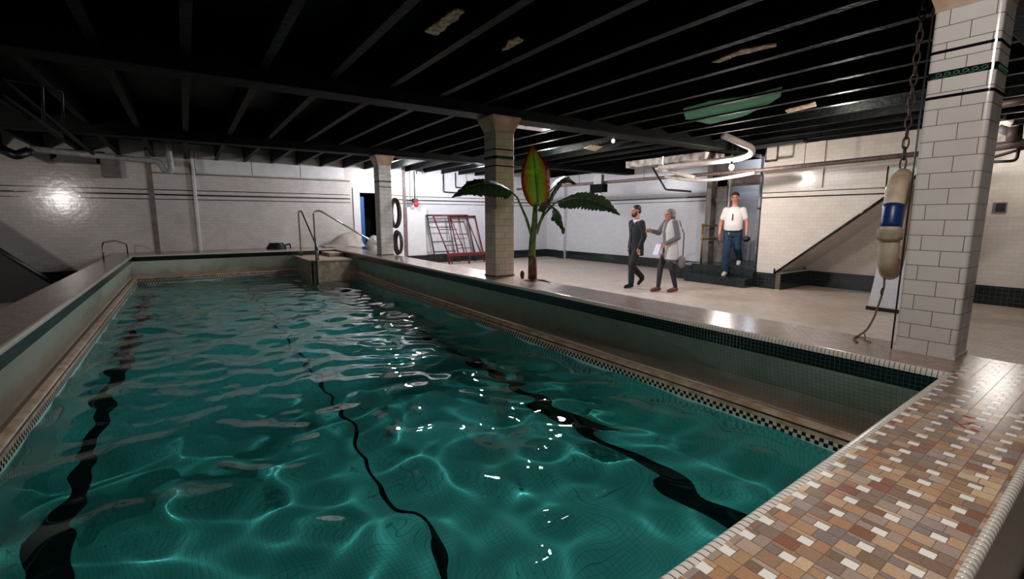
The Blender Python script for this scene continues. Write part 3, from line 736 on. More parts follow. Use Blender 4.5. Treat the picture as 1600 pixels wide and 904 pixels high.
for i in range(16):
    for j in range(8): bm.faces.new((g[i][j], g[i+1][j], g[i+1][j+1], g[i][j+1]))
W('sheet', bm, M['tarp'], t, True)

# ------------------------------------------------------------------ wall fittings
t = thing('alarm_bell', 'round red alarm bell under a conduit on the back wall', 'alarm', (6.06, 14.6, 2.0))
W('bell', el((6.2, 14.5, 1.95), (.085, .06, .10)), M['redbright'], t); W('back_box', bx(6.12, 6.28, 14.54, 14.66, 2.0, 2.14, bev=.01), M['black'], t)
W('conduit', tb([(6.2, 14.6, 2.1), (6.2, 14.6, 3.0)], .018), M['dark_pipe'], t)
for (x, lab) in ((6.0, 'small square junction box beside the alarm conduit'), (6.42, 'small square junction box lit bright, second from the alarm conduit'), (6.62, 'small square junction box, rightmost of the three on the back wall')):
    t = thing('junction_box', lab, 'junction box', (x, 14.7, 3.0)); W('cover', bx(x-.06, x+.06, YB-.06, YB-.004, 2.93, 3.05, bev=.008), M['grey_pipe'], t); W('screw', tb([(x, YB-.066, 2.99), (x, YB-.06, 2.99)], .008), M['steel'], t)
def wpipe(label, pts, r=.02, m='dark_pipe', name='wall_conduit', cat='conduit', rad=.05, clips=()):
    t = thing(name, label, cat, tuple(Vector(pts[0])))
    W('pipe_tube', tb(bend(pts, rad), r, seg=10), M[m], t, True)
    for c in clips:
        c = Vector(c); W('hanger', tb([c, (c.x, c.y, 3.0)], .006, seg=6), M['dark_pipe'], t)
    return t
wpipe('dark L-shaped conduit on the back wall, longer left drop', [(7.32, YB-.05, 3.0), (7.32, YB-.05, 2.39), (8.5, YB-.05, 2.36)])
wpipe('dark L-shaped conduit on the back wall, shorter right drop', [(7.78, YB-.05, 3.05), (7.78, YB-.05, 2.56), (8.5, YB-.05, 2.54)])
wpipe('dark hooked conduit on the back wall just left of the middle pillar', [(8.7, YB-.05, 2.4), (8.7, YB-.05, 2.68), (9.2, YB-.05, 2.68)])
t = thing('wall_gong', 'small round grey disc hanging on the back wall above the conduits', 'disc', (8.25, 14.7, 2.74)); bm = bmesh.new(); tube(bm, [(8.24, YB-.07, 2.73), (8.24, YB-.03, 2.73)], .06, seg=18); W('disc', bm, M['dark_pipe'], t); W('wire', tb([(8.24, YB-.05, 2.78), (8.18, YB-.05, 3.0)], .006, seg=5), M['dark_pipe'], t)
wpipe('grey conduit low on the back wall right of the middle pillar', [(9.3, YB-.04, .9), (9.75, YB-.04, .9), (9.75, YB-.04, .4), (9.2, YB-.04, .38)], .014, 'grey_pipe')
t = thing('wall_vent', 'small square black vent in the cream wall right of the foreground pillar', 'vent', (11.5, 2.02, 1.68)); W('frame', bx(11.53, 11.55, 1.93, 2.1, 1.59, 1.77), M['grey'], t); W('opening', bx(11.52, 11.535, 1.945, 2.06, 1.62, 1.755), M['black'], t)

# ------------------------------------------------------------------ pipes under the ceiling
px = 9.7
wpipe('long straight dark pipe hung under the ceiling toward the stair wall', [(px, 13.8, 2.51), (px, 6.4, 2.475), (px, 5.2, 2.465), (px, 1.2, 2.54)], .042, 'rust_pipe', 'ceiling_pipe', 'pipe', clips=((px, 10.6, 2.5), (px, 8.2, 2.48), (px, 4.4, 2.5), (px, 2.9, 2.5)))
P1 = [at(1130, 211, X=8.1), at(1176, 231, X=8.75), at(1174, 241, X=8.9), at(1152, 248, X=9.0), at(1030, 262, X=9.0)]
wpipe('fat white pipe bending back above the bare bulb', P1, .06, 'white_pipe', 'ceiling_pipe', 'pipe', rad=.16, clips=(P1[3],))
wpipe('white pipe running level just below the fat bent pipe', [at(1040, 276, X=9.3), at(1100, 284, X=9.3), at(1180, 270, X=9.3)], .035, 'white_pipe', 'ceiling_pipe', 'pipe', rad=.5)
wpipe('pale sloping pipe left of the bare bulb', [at(1025, 262, X=9.2), at(1085, 277, X=9.3)], .045, 'white_pipe', 'ceiling_pipe', 'pipe')
wpipe('thin black bent pipe hanging beside the pale sloping pipe', [at(1020, 262, X=8.9), at(1040, 296, X=8.9), at(1080, 299, X=8.9)], .022, 'black', 'ceiling_pipe', 'pipe')
# duct slab painted white
t = thing('ceiling_duct', 'worn white painted duct slab above the bent white pipe', 'duct', (8.6, 7.6, 2.8))
bm = bmesh.new(); pts = [at(1020, 250, X=9.0), at(1065, 228, X=9.0), at(1140, 240, X=9.0), at(1050, 262, X=9.0)]
box(bm, 8.9, 9.6, 5.96, 8.1, 2.7, 2.86, bev=.015); W('duct_body', bm, M['white_beam'], t)
W('seam', bx(8.89, 9.61, 6.98, 7.02, 2.69, 2.87), M['steel'], t)
# bare bulb
bl = at(1143, 261, X=8.8)
t = thing('bare_bulb', 'glowing bare bulb under the bent white pipe', 'light bulb', tuple(bl))
W('glass_bulb', el(bl, (.045, .045, .055)), M['bulb'], t); W('socket', tb([bl+Vector((0, 0, .045)), bl+Vector((0, 0, .11))], .022), M['black'], t); W('cord', tb([bl+Vector((0, 0, .11)), (bl.x, bl.y, CEIL)], .006, seg=6), M['black'], t)
# hanger bracket near stair wall
t = thing('pipe_hanger', 'dark twin-rod hanger bracket at the top corner of the stair wall', 'bracket', (10.2, 5.1, 2.6))
a_, b2 = at(1196, 252, X=9.9), at(1214, 250, X=9.9)
for q in (a_, b2): W('rod', tb([q, q+Vector((0, 0, .35))], .014, seg=8), M['dark_pipe'], t, True)
W('saddle', tb([a_, b2], .022, seg=8), M['dark_pipe'], t, True); W('arm', bx(9.8, 10.0, 4.5, 6.0, 2.93, 2.985), M['dark_pipe'], t)
# box light on the long pipe
t = thing('exit_light_box', 'small dark box with a lamp hung on the long ceiling pipe', 'light box', (9.6, 9.7, 2.4))
W('housing', bx(9.5, 9.7, 9.45, 9.95, 2.22, 2.44, bev=.01), mat('matt_black', (14, 14, 15), .9, spec=.1), t); W('lamp_head', el((9.6, 9.66, 2.16), (.06, .09, .06)), M['white'], t); W('mount', bx(9.55, 9.65, 9.55, 9.85, 2.44, 2.7), M['rust_pipe'], t)
# fluorescent fixture behind the girder
t = thing('ceiling_light', 'bright fluorescent ceiling fixture with white reflector behind the middle pillar', 'light', (4.78, 6.35, 2.95))
W('reflector', bx(4.42, 5.12, 6.0, 6.55, 2.955, 2.985), M['white'], t)
W('tube', tb([(4.5, 6.12, 2.935), (5.05, 6.12, 2.935)], .018), M['tube'], t)
W('end_cap', bx(4.46, 4.5, 6.09, 6.15, 2.91, 2.96), M['steel'], t); W('end_cap', bx(5.05, 5.09, 6.09, 6.15, 2.91, 2.96), M['steel'], t)
q = at(958, 220, z=2.85); t = thing('spot_bulb', 'tiny bright ceiling bulb left of the girder bracket', 'light bulb', tuple(q)); W('glass_bulb', el(q, (.03, .03, .035)), emit('small_bulb', (240, 235, 225), 4), t); W('socket', tb([q+Vector((0, 0, .03)), (q.x, q.y, CEIL)], .012), M['black'], t)
# left: white trap pipe and dark pipework
tp = [at(47, 232, Y=13.4), at(150, 243, Y=13.4), at(248, 252, Y=13.4), at(257, 267, Y=13.4), at(268, 268, Y=13.4), at(262, 227, Y=13.4), at(259, 200, Y=13.4)]
wpipe('pale drain pipe with a U trap on the left near the back wall', tp, .062, 'grey_pipe', 'drain_pipe', 'pipe', rad=.12)
for lab, pts in (('upper slanting dark pipe under the ceiling at far left', [at(0, 122, z=2.75), at(145, 240, z=2.75)]), ('lower slanting dark pipe under the ceiling at far left', [at(0, 148, z=2.68), at(95, 212, z=2.68)])):
    wpipe(lab, pts, .03, 'girder', 'ceiling_pipe', 'pipe')
wpipe('thin dark pipe loop hanging at far left, outer', [at(0, 122, z=2.9), at(66, 133, z=2.9), at(68, 188, Y=at(66, 133, z=2.9).y)], .012, 'dark_pipe', 'ceiling_pipe', 'pipe', rad=.02)
wpipe('thin dark pipe loop hanging at far left, inner', [at(68, 136, z=2.9), at(97, 143, z=2.9), at(99, 190, Y=at(97, 143, z=2.9).y)], .012, 'dark_pipe', 'ceiling_pipe', 'pipe', rad=.02)
t = thing('duct_box', 'dark box duct on the back wall at upper left behind the drain pipe', 'duct', (-2, 14.4, 2.7))
W('box', bx(-2.3, -1.55, 14.3, YB-.01, 2.74, 3.0, bev=.01), M['black'], t)
W('louvre', bx(-1.5, -1.15, 14.5, YB-.01, 2.45, 2.95, bev=.01), M['grey'], t)
wpipe('thick black pipe stub at far left where the drain pipe ends', [at(0, 232, Y=13.2), at(25, 243, Y=13.2), at(46, 236, Y=13.3)], .09, 'black', 'drain_pipe', 'pipe')
# dark sloping parapet in the left passage
t = thing('stair_parapet', 'dark mosaic parapet sloping down in the left passage', 'parapet', (-2.6, 12, 0))
bm = bmesh.new(); out = [(-3.85, 0), (-1.95, 0), (-1.95, .06), (-3.85, 2.0)]
a = [bm.verts.new((x, 12.0, z)) for x, z in out]; b_ = [bm.verts.new((x, 12.2, z)) for x, z in out]
bm.faces.new(a); bm.faces.new(b_[::-1])
for i in range(4): bm.faces.new((a[i], b_[i], b_[(i+1) % 4], a[(i+1) % 4]))
W('parapet_wall', bm, tile('dark_parapet_tile', (6, 9, 9), (9, 14, 13), (34, 38, 36), w=.05, h=.05, mortar=.003, rough=.6, off=0), t); W('coping', tb([(-3.85, 12.08, 2.02), (-1.95, 12.08, .07)], .06, seg=8), M['black'], t)
# right pipes behind the foreground pillar
X9 = 8.6
def R9(x, y): return at(x, y, X=X9)
wpipe('rusty pink ceiling pipe at the right edge, top', [R9(1560, 164), R9(1640, 150)], .045, 'rust_pipe', 'ceiling_pipe', 'pipe')
wpipe('level grey pipe at the right edge behind the pillar', [R9(1552, 230), R9(1640, 218)], .055, 'rust_pipe', 'ceiling_pipe', 'pipe')
wpipe('short fat upright pipe at the right edge', [R9(1586, 198), R9(1584, 222)], .075, 'rust_pipe', 'ceiling_pipe', 'pipe')
wpipe('short slanting pipe elbow at the right edge', [R9(1560, 200), R9(1582, 208)], .05, 'grey_pipe', 'ceiling_pipe', 'pipe')
wpipe('thin dark conduit loop at the right edge below the pipes', [R9(1545, 253), R9(1588, 251), R9(1593, 228)], .018, 'dark_pipe', 'ceiling_pipe', 'pipe')
wpipe('thin dark conduit slanting up at the right edge', [R9(1550, 246), R9(1640, 220)], .018, 'dark_pipe', 'ceiling_pipe', 'pipe')

# ------------------------------------------------------------------ ceiling damage: peeled plaster and green panel
def patch(label, pxs, z, m, name='ceiling_plaster_patch'):
    pts = [at(x, y, z=z) for x, y in pxs]; bm = bmesh.new(); rnd = random.Random(len(label))
    # densify for a ragged edge
    P = []
    for i in range(len(pts)):
        a, b = pts[i], pts[(i+1) % len(pts)]
        for k in range(5):
            q = a.lerp(b, k/5); P.append(q+Vector((rnd.uniform(-1, 1), rnd.uniform(-1, 1), 0))*.012)
    a = [bm.verts.new(q) for q in P]; b_ = [bm.verts.new(q+Vector((0, 0, .012))) for q in P]
    bm.faces.new(a); bm.faces.new(b_[::-1])
    for i in range(len(P)): bm.faces.new((a[i], b_[i], b_[(i+1) % len(P)], a[(i+1) % len(P)]))
    o = link(name, bm, m); o['kind'] = 'structure'; return o
patch('large cream patch of peeled plaster at upper middle of the ceiling', [(665, 50), (690, 30), (714, 14), (726, 20), (700, 42), (684, 56)], 2.985, M['peel'])
patch('small cream plaster patch right of the large one overhead', [(786, 80), (792, 66), (810, 58), (817, 64), (798, 76)], 2.985, M['peel'])
patch('long ochre streak of peeled plaster between right-hand joists', [(1112, 98), (1160, 78), (1216, 68), (1210, 74), (1150, 88), (1125, 98)], 2.985, M['peel'])
patch('ochre plaster patch right of the green ceiling panel', [(1226, 172), (1272, 160), (1275, 166), (1230, 177)], 2.985, M['peel'])
patch('oval tan plaster patch above the banana leaves', [(912, 232), (925, 227), (942, 229), (930, 236)], 2.985, M['peel'])
patch('bright sea-green painted ceiling panel between joists', [(1068, 170), (1110, 158), (1172, 150), (1222, 136), (1218, 152), (1200, 164), (1160, 182), (1110, 194), (1072, 186)], 3.011, M['greenpanel'], 'ceiling_painted_board')

# ------------------------------------------------------------------ banana plant
mleaf, nt, b = nodes('banana_leaf'); L = nt.links.new
uv = N(nt, 'ShaderNodeUVMap'); sp = N(nt, 'ShaderNodeSeparateXYZ'); L(uv.outputs[0], sp.inputs[0])
wv = N(nt, 'ShaderNodeTexWave'); wv.bands_direction = 'Y'; wv.inputs['Scale'].default_value = 9; wv.inputs['Distortion'].default_value = 1.0; L(uv.outputs[0], wv.inputs['Vector'])
r = N(nt, 'ShaderNodeValToRGB'); r.color_ramp.elements[0].color = lin((16, 44, 20)); r.color_ramp.elements[1].color = lin((30, 70, 30)); L(wv.outputs['Fac'], r.inputs[0])
L(r.outputs[0], b.inputs['Base Color']); b.inputs['Roughness'].default_value = .6; b.inputs['Specular IOR Level'].default_value = .25
M['leaf'] = mleaf
m2, nt, b = nodes('young_banana_leaf'); L = nt.links.new
uv = N(nt, 'ShaderNodeUVMap'); sp = N(nt, 'ShaderNodeSeparateXYZ'); L(uv.outputs[0], sp.inputs[0])
ns = N(nt, 'ShaderNodeTexNoise'); ns.inputs['Scale'].default_value = 5; ns.inputs['Detail'].default_value = 5; L(uv.outputs[0], ns.inputs['Vector'])
ad = N(nt, 'ShaderNodeMath', operation='MULTIPLY_ADD'); ad.inputs[1].default_value = .5; L(ns.outputs[0], ad.inputs[0]); 
a1 = N(nt, 'ShaderNodeMath', operation='SUBTRACT'); a1.inputs[1].default_value = .5; L(sp.outputs[0], a1.inputs[0]); a2 = N(nt, 'ShaderNodeMath', operation='ABSOLUTE'); L(a1.outputs[0], a2.inputs[0])
a3 = N(nt, 'ShaderNodeMath', operation='MULTIPLY'); a3.inputs[1].default_value = 2; L(a2.outputs[0], a3.inputs[0])
a4 = N(nt, 'ShaderNodeMath', operation='POWER'); a4.inputs[1].default_value = 3.5; L(sp.outputs[1], a4.inputs[0])
a5 = N(nt, 'ShaderNodeMath', operation='MAXIMUM'); L(a3.outputs[0], a5.inputs[0]); L(a4.outputs[0], a5.inputs[1])
L(a5.outputs[0], ad.inputs[2])
r = N(nt, 'ShaderNodeValToRGB'); e = r.color_ramp.elements; e[0].position = .3; e[0].color = lin((138, 168, 68)); e[1].position = 1.22 if False else 1.0; e[1].color = lin((130, 48, 34))
e2 = r.color_ramp.elements.new(.75); e2.color = lin((138, 142, 56)); e3 = r.color_ramp.elements.new(.92); e3.color = lin((160, 92, 46))
dv = N(nt, 'ShaderNodeMath', operation='MULTIPLY'); dv.inputs[1].default_value = .90; L(ad.outputs[0], dv.inputs[0]); L(dv.outputs[0], r.inputs[0])
L(r.outputs[0], b.inputs['Base Color']); b.inputs['Roughness'].default_value = .4
tr = N(nt, 'ShaderNodeBsdfTranslucent'); L(r.outputs[0], tr.inputs['Color']); ms = N(nt, 'ShaderNodeMixShader'); ms.inputs[0].default_value = .4
L(b.outputs[0], ms.inputs[1]); L(tr.outputs[0], ms.inputs[2]); L(ms.outputs[0], nt.nodes['Material Output'].inputs['Surface'])
M['young'] = m2
pl = thing('banana_plant', 'young banana plant with one upright reddish leaf growing beside the middle pillar', 'plant', (3.84, 5.1, CZ))
def leafmesh(name, pts, wd, side, mt, droop=.25, notch=0, n=34, mrib=True, seed=1):
    pts = [Vector(p) for p in pts]; rnd = random.Random(seed); side = Vector(side).normalized()
    def cat(t):
        s = t*(len(pts)-1); i = min(int(s), len(pts)-2); f = s-i
        p0, p1, p2, p3 = pts[max(i-1, 0)], pts[i], pts[i+1], pts[min(i+2, len(pts)-1)]
        return .5*((2*p1)+(p2-p0)*f+(2*p0-5*p1+4*p2-p3)*f*f+(3*p1-p0-3*p2+p3)*f**3)
    bm = bmesh.new(); uvl = bm.loops.layers.uv.new('UVMap'); rows = []; spine = []
    K = 8
    for i in range(n+1):
        t = i/n; c = cat(t); spine.append(c)
        tg = (cat(min(1, t+.01))-cat(max(0, t-.01))).normalized(); s = (side-tg*side.dot(tg)).normalized(); nn = s.cross(tg)
        if nn.z > 0: nn = -nn
        wv = wd*(math.sin(PI*min(1, t**.8*.93+.05)))**.62*(1-.8*max(0, (t-.62)/.38)**1.5)
        row = []
        for k in range(K+1):
            u = k/K*2-1; j = 1-(notch*rnd.random() if abs(u) > .9 and i % 2 else 0)
            row.append((bm.verts.new(c+s*(u*wv*j)+nn*(droop*wv*abs(u)**1.6+.006*math.sin(i*1.9+k))), (k/K, t)))
        rows.append(row)
    for a, b in zip(rows, rows[1:]):
        for k in range(K):
            q = (a[k], a[k+1], b[k+1], b[k]); f = bm.faces.new([v[0] for v in q]); f.smooth = True
            for lp, v in zip(f.loops, q): lp[uvl].uv = v[1]
    o = W(name, bm, mt, pl, True)
    sd = o.modifiers.new('thick', 'SOLIDIFY'); sd.thickness = .003
    if mrib: W('midrib', tb(spine[:-2], [.010*(1-i/n)+.003 for i in range(n-1)], seg=6), M['stem'], o, True)
    return o
B = lambda x, y, Y=5.1: at(x, y, Y=Y)
bm = bmesh.new(); tube(bm, [B(832, 437), B(832, 425), B(831, 400), B(832, 375), B(835, 350), B(836, 320)], [.058, .056, .05, .046, .042, .03], seg=14)
W('pseudostem', bm, M['stem'], pl, True)
W('dry_sheath', tb([B(832, 438), B(832, 425), B(832, 405), B(830, 398)], [.062, .061, .055, .048], seg=14), M['stem_brown'], pl, True)
bm = bmesh.new(); tube(bm, [B(835, 350), B(840, 300), B(838, 270)], [.028, .018, .01], seg=8); W('petiole', bm, M['stem'], pl, True)
leafmesh('upright_leaf', [B(842, 322, 5.06), B(838, 290, 5.05), B(835, 258, 5.06), B(832, 228, 5.1)], .19, rt*1+Vector((0, 0, 0)), M['young'], droop=-.35)
def pet(p): W('petiole', tb(p, [.024, .018, .014, .011][:len(p)], seg=8), M['stem'], pl, True)
pet([B(832, 372), B(822, 340), B(808, 308), B(796, 297)])
leafmesh('drooping_leaf', [B(800, 300), B(780, 290), B(755, 286), B(730, 293), B(706, 308)], .16, (0.35, .6, .7), M['leaf'], .5, .35, seed=2)
pet([B(837, 360), B(850, 335), B(866, 318), B(876, 313)])
leafmesh('drooping_leaf', [B(872, 316), B(895, 309), B(920, 311), B(945, 320), B(969, 336)], .15, (.2, -.55, .8), M['leaf'], .5, .4, seed=3)
pet([B(838, 365), B(846, 340), B(851, 326), B(855, 320)])
leafmesh('drooping_leaf', [B(846, 318, 5.0), B(862, 322, 4.95), B(874, 336, 4.93), B(881, 362, 4.93)], .17, (.75, .2, -.3), M['leaf'], .45, .35, seed=4)
pet([B(842, 330), B(852, 308), B(862, 295), B(870, 288)])
leafmesh('drooping_leaf', [B(852, 318, 5.2), B(862, 290, 5.3), B(880, 277, 5.35), B(900, 286, 5.4)], .13, (.5, .7, -.3), M['leaf'], .7, .3, seed=5)
W('dead_tip', el(B(880, 360, 4.92), (.03, .02, .05)), M['stem_brown'], pl); W('dead_tip', el(B(897, 287, 5.38), (.05, .03, .02)), M['stem_brown'], pl)
bm = bmesh.new(); ell(bm, (3.78, 5.02, CZ+.004), (.13, .1, .014)); ell(bm, (3.80, 5.28, CZ+.05), (.03, .03, .06)); W('root_litter', bm, M['soil'], pl, True)
bm = bmesh.new(); tube(bm, [B(836, 437, 5.02), at(850, 438, z=CZ+.012), at(860, 441, z=CZ+.008)], [.014, .012, .004], seg=8); W('fallen_stalk', bm, M['soil'], pl, True)

# ------------------------------------------------------------------ people
def capsule(bm, p0, r0, p1, r1, seg=14):
    p0, p1 = Vector(p0), Vector(p1); ell(bm, p0, (r0,)*3, seg=12, rings=8); ell(bm, p1, (r1,)*3, seg=12, rings=8); tube(bm, [p0, p1], [r0, r1], seg=seg)
def loft(bm, secs, seg=20):
    rings = [[bm.verts.new((cx+rx*math.cos(2*PI*k/seg), cy+ry*math.sin(2*PI*k/seg), z)) for k in range(seg)] for cx, cy, z, rx, ry in secs]
    for a, b in zip(rings, rings[1:]):
        for k in range(seg): bm.faces.new((a[k], a[(k+1) % seg], b[(k+1) % seg], b[k]))
    bm.faces.new(rings[0][::-1]); bm.faces.new(rings[-1])
def fused(name, bm, m, parent, vox=.009, sm=6):
    """voxel-fuse overlapping pieces into one continuous skin"""
    bmesh.ops.recalc_face_normals(bm, faces=bm.faces[:])
    me = bpy.data.meshes.new(name); bm.to_mesh(me); bm.free(); o = bpy.data.objects.new(name, me); col.objects.link(o)
    r = o.modifiers.new('r', 'REMESH'); r.mode = 'VOXEL'; r.voxel_size = vox; r.use_smooth_shade = True
    s = o.modifiers.new('s', 'SMOOTH'); s.iterations = sm; s.factor = .5
    dg = bpy.context.evaluated_depsgraph_get(); me2 = bpy.data.meshes.new_from_object(o.evaluated_get(dg)); o.modifiers.clear(); o.data = me2
    me2.name = name; me2.materials.clear(); me2.materials.append(m)
    for p in me2.polygons: p.use_smooth = True
    o.parent = parent; return o
skin = mat('skin', (196, 134, 114), .5, rgb2=(184, 118, 98), scale=9)
def hand(bm, wrist, d, side, thumb, curl=.5, s=1.0):
    """palm, four unequal bent fingers and a thumb from the side of the palm"""
    wrist = Vector(wrist); d = Vector(d).normalized(); side = Vector(side); side = (side-d*side.dot(d)).normalized(); n = d.cross(side).normalized()*(-thumb)
    k = wrist+d*.085*s
    for u in (-.026, -.009, .009, .026): capsule(bm, wrist+side*u*.8*s, .013*s, k+side*u*s, .0115*s, 8)
    for u, ln in ((-.028, .058), (-.0095, .074), (.0095, .078), (.028, .068)):
        a = k+side*u*s; b = a+(d*math.cos(curl*.6)+n*math.sin(curl*.6))*ln*.55*s; c = b+(d*math.cos(curl*1.5)+n*math.sin(curl*1.5))*ln*.5*s
        capsule(bm, a, .0098*s, b, .009*s, 8); capsule(bm, b, .009*s, c, .0075*s, 8)
    a = wrist+d*.03*s+side*.03*s; b = a+(d*.6+side*.55+n*.3).normalized()*.042*s; c = b+(d*.85+side*.1+n*.4).normalized()*.034*s
    capsule(bm, a, .013*s, b, .0115*s, 8); capsule(bm, b, .0115*s, c, .009*s, 8)
def head(bm, c, tilt):
    R = Matrix.Rotation(tilt[1], 3, 'Z') @ Matrix.Rotation(tilt[0], 3, 'X')
    q = lambda x, y, z: Vector(c)+R @ Vector((x, y, z))
    ell(bm, q(0, -.012, .035), (.074, .094, .088), rot=R); ell(bm, q(0, .022, -.03), (.058, .066, .075), rot=R); ell(bm, q(0, .05, -.082), (.03, .03, .026), rot=R)
    capsule(bm, q(0, .086, .018), .009, q(0, .108, -.018), .013, 8); ell(bm, q(0, .098, -.022), (.018, .012, .009), rot=R)
    for s in (-1, 1):
        ell(bm, q(s*.076, -.01, -.005), (.009, .018, .031), rot=R); ell(bm, q(s*.032, .07, -.018), (.022, .02, .02), rot=R)
        ell(bm, q(s*.03, .082, .034), (.024, .012, .009), rot=R)
    ell(bm, q(0, .088, -.05), (.024, .012, .012), rot=R)
    return q, R
def person(label, loc, face, J, build, sc=1.0):
    t = thing('person', label, 'person', loc, math.atan2(-face[0], face[1])); t.scale = (sc,)*3
    bm = bmesh.new()
    hc = J['head']; q, R = head(bm, hc, J.get('tilt', (0, 0)))
    capsule(bm, Vector(hc)+Vector((0, -.025, -.06)), .055, Vector((0, 0, 1.44)), .062)
    sh, hip = J['sh'], .93
    loft(bm, [(0, 0, .86, .12, .09), (0, 0, .95, .14, .10), (0, -.01, 1.08, .12, .085), (0, -.01, 1.25, .13, .088), (0, -.01, 1.38, .12, .07), (0, 0, 1.46, .06, .05)])
    for s, k in ((-1, 'L'), (1, 'R')):
        S_ = Vector((s*sh, 0, 1.40)); E, H = Vector(J['el'+k]), Vector(J['wr'+k])
        capsule(bm, S_, .052, E, .04); capsule(bm, E, .04, H, .026); hand(bm, H, J['hd'+k], J['hs'+k], J.get('th', 1), J.get('curl', .5))
        K, A = Vector(J['kn'+k]), Vector(J['an'+k]); P_ = Vector((s*.085, 0, .90))
        capsule(bm, P_, .085, K, .054); capsule(bm, K, .052, A, .036); T = Vector(J['to'+k]); capsule(bm, A+Vector((0, 0, -.03)), .034, T, .026)
    fused('body', bm, skin, t, .0075, 3)
    for s in (-1, 1):
        W2(t, 'eye', el(q(s*.031, .079, .016), (.012, .008, .008)), mat('eye', (40, 30, 28), .2))
    W2(t, 'mouth', el(q(0, .098, -.052), (.02, .006, .005)), mat('lips', (140, 66, 62), .5))
    build(t, J, q, R)
    return t
def W2(t, name, bm, m): return link(name, bm, m, t, True)
def shoe(bm, A, T, r=.045):
    A, T = Vector(A), Vector(T); d = (T-A); d.z = 0; d.normalize()
    capsule(bm, A+Vector((0, 0, -.035)), r, T, r*.78); capsule(bm, A+Vector((0, 0, -.05))-d*.03, r*.85, T-Vector((0, 0, .008)), r*.8)
def legs(bm, J, r0, r1, r2, top=.98, hemz=0.0):
    loft(bm, [(0, 0, .84, .14, .11), (0, 0, .92, .165, .125), (0, 0, top, .155, .12)])
    for s, k in ((-1, 'L'), (1, 'R')):
        K, A = Vector(J['kn'+k]), Vector(J['an'+k]); capsule(bm, (s*.085, 0, .90), r0, K, r1); capsule(bm, K, r1, A+(K-A).normalized()*hemz, r2)
def sleeves(bm, J, r0, r1, r2, upto=1.0):
    for s, k in ((-1, 'L'), (1, 'R')):
        E, H = Vector(J['el'+k]), Vector(J['wr'+k]); capsule(bm, (s*J['sh'], 0, 1.40), r0, E if upto >= 1 else Vector((s*J['sh'], 0, 1.40)).lerp(E, upto*1.6), r1)
        if upto >= 1: capsule(bm, E, r1, E.lerp(H, .97), r2)
suit = mat('dark_suit_cloth', (16, 22, 24), .8, var=.3, scale=30); shirtw = mat('white_shirt_cloth', (205, 205, 215), .8)
def man_suit(t, J, q, R):
    bm = bmesh.new(); legs(bm, J, .098, .075, .062); fused('trousers', bm, suit, t, .011)
    bm = bmesh.new(); loft(bm, [(0, -.01, 1.0, .155, .105), (0, -.01, 1.2, .15, .108), (0, -.01, 1.38, .14, .09), (0, .0, 1.475, .07, .066)]); fused('shirt', bm, shirtw, t, .01)
    bm = bmesh.new(); loft(bm, [(.0, -.012, .70, .20, .135), (0, -.012, .85, .195, .14), (0, -.01, 1.06, .178, .132), (0, -.01, 1.22, .195, .135), (0, -.01, 1.37, .19, .115), (0, -.015, 1.45, .10, .07)])
    sleeves(bm, J, .073, .06, .048); o = fused('jacket', bm, suit, t, .011)
    # open front
    cb = bmesh.new(); out = [(-.06, 1.50), (.06, 1.50), (.02, 1.16), (.05, .66), (-.03, .66), (-.005, 1.16)]
    a = [cb.verts.new((x, .03, z)) for x, z in out]; b_ = [cb.verts.new((x, .3, z)) for x, z in out]
    cb.faces.new(a); cb.faces.new(b_[::-1])
    for i in range(6): cb.faces.new((a[i], b_[i], b_[(i+1) % 6], a[(i+1) % 6]))
    carve(o, cb)
    for k in 'LR':
        bm = bmesh.new(); shoe(bm, J['an'+k], J['to'+k]); fused('shoe', bm, M['black'], t, .008, 2)
    W2(t, 'tie', bx(-.02, .02, .085, .108, 1.12, 1.43, bev=.008), suit)
    bm = bmesh.new(); ell(bm, q(0, -.022, .055), (.08, .094, .078), rot=R); ell(bm, q(0, -.06, .0), (.07, .055, .07), rot=R); fused('hair', bm, mat('dark_hair', (34, 24, 22), .6), t, .008, 2)
    bm = bmesh.new(); ell(bm, q(0, .05, -.085), (.048, .05, .045), rot=R); ell(bm, q(0, .085, -.075), (.034, .026, .03), rot=R)
    for s in (-1, 1): ell(bm, q(s*.055, .02, -.055), (.014, .03, .045), rot=R)
    fused('beard', bm, mat('dark_beard', (58, 32, 28), .7), t, .007, 2)
def carve(o, cb):
    bmesh.ops.recalc_face_normals(cb, faces=cb.faces[:]); me = bpy.data.meshes.new('cut'); cb.to_mesh(me); cb.free(); c = bpy.data.objects.new('cut', me); col.objects.link(c); c.matrix_world = Matrix()
    P, pm = o.parent, o.matrix_local.copy(); o.parent = None
    md = o.modifiers.new('b', 'BOOLEAN'); md.operation = 'DIFFERENCE'; md.object = c; md.solver = 'EXACT'
    dg = bpy.context.evaluated_depsgraph_get(); dg.update(); n = bpy.data.meshes.new_from_object(o.evaluated_get(dg)); o.modifiers.clear()
    mt = o.data.materials[0]; o.data = n; n.materials.clear(); n.materials.append(mt); bpy.data.objects.remove(c); o.parent = P
JM = dict(head=(0, .03, 1.655), tilt=(-.12, -.25), sh=.175, elL=(-.235, -.03, 1.12), wrL=(-.235, .08, .88), hdL=(0, .15, -1), hsL=(0, 1, .1), elR=(.235, -.06, 1.12), wrR=(.22, .0, .86), hdR=(0, .1, -1), hsR=(0, 1, .1),
          knL=(-.075, .14, .50), anL=(-.07, .14, .10), toL=(-.075, .29, .035), knR=(.075, .04, .47), anR=(.07, -.24, .21), toR=(.07, -.16, .07))
person('bearded person in a dark suit and white shirt striding left across the tiled floor', (8.05, 6.95, 0), (-.95, .22), JM, man_suit, 1.0)
gv = mat('grey_knit', (120, 116, 120), .8, var=.3, scale=50); gw = mat('light_vest_cloth', (206, 202, 198), .8, var=.1, scale=30); lg = mat('charcoal_leggings', (44, 40, 46), .7, var=.4, scale=30)
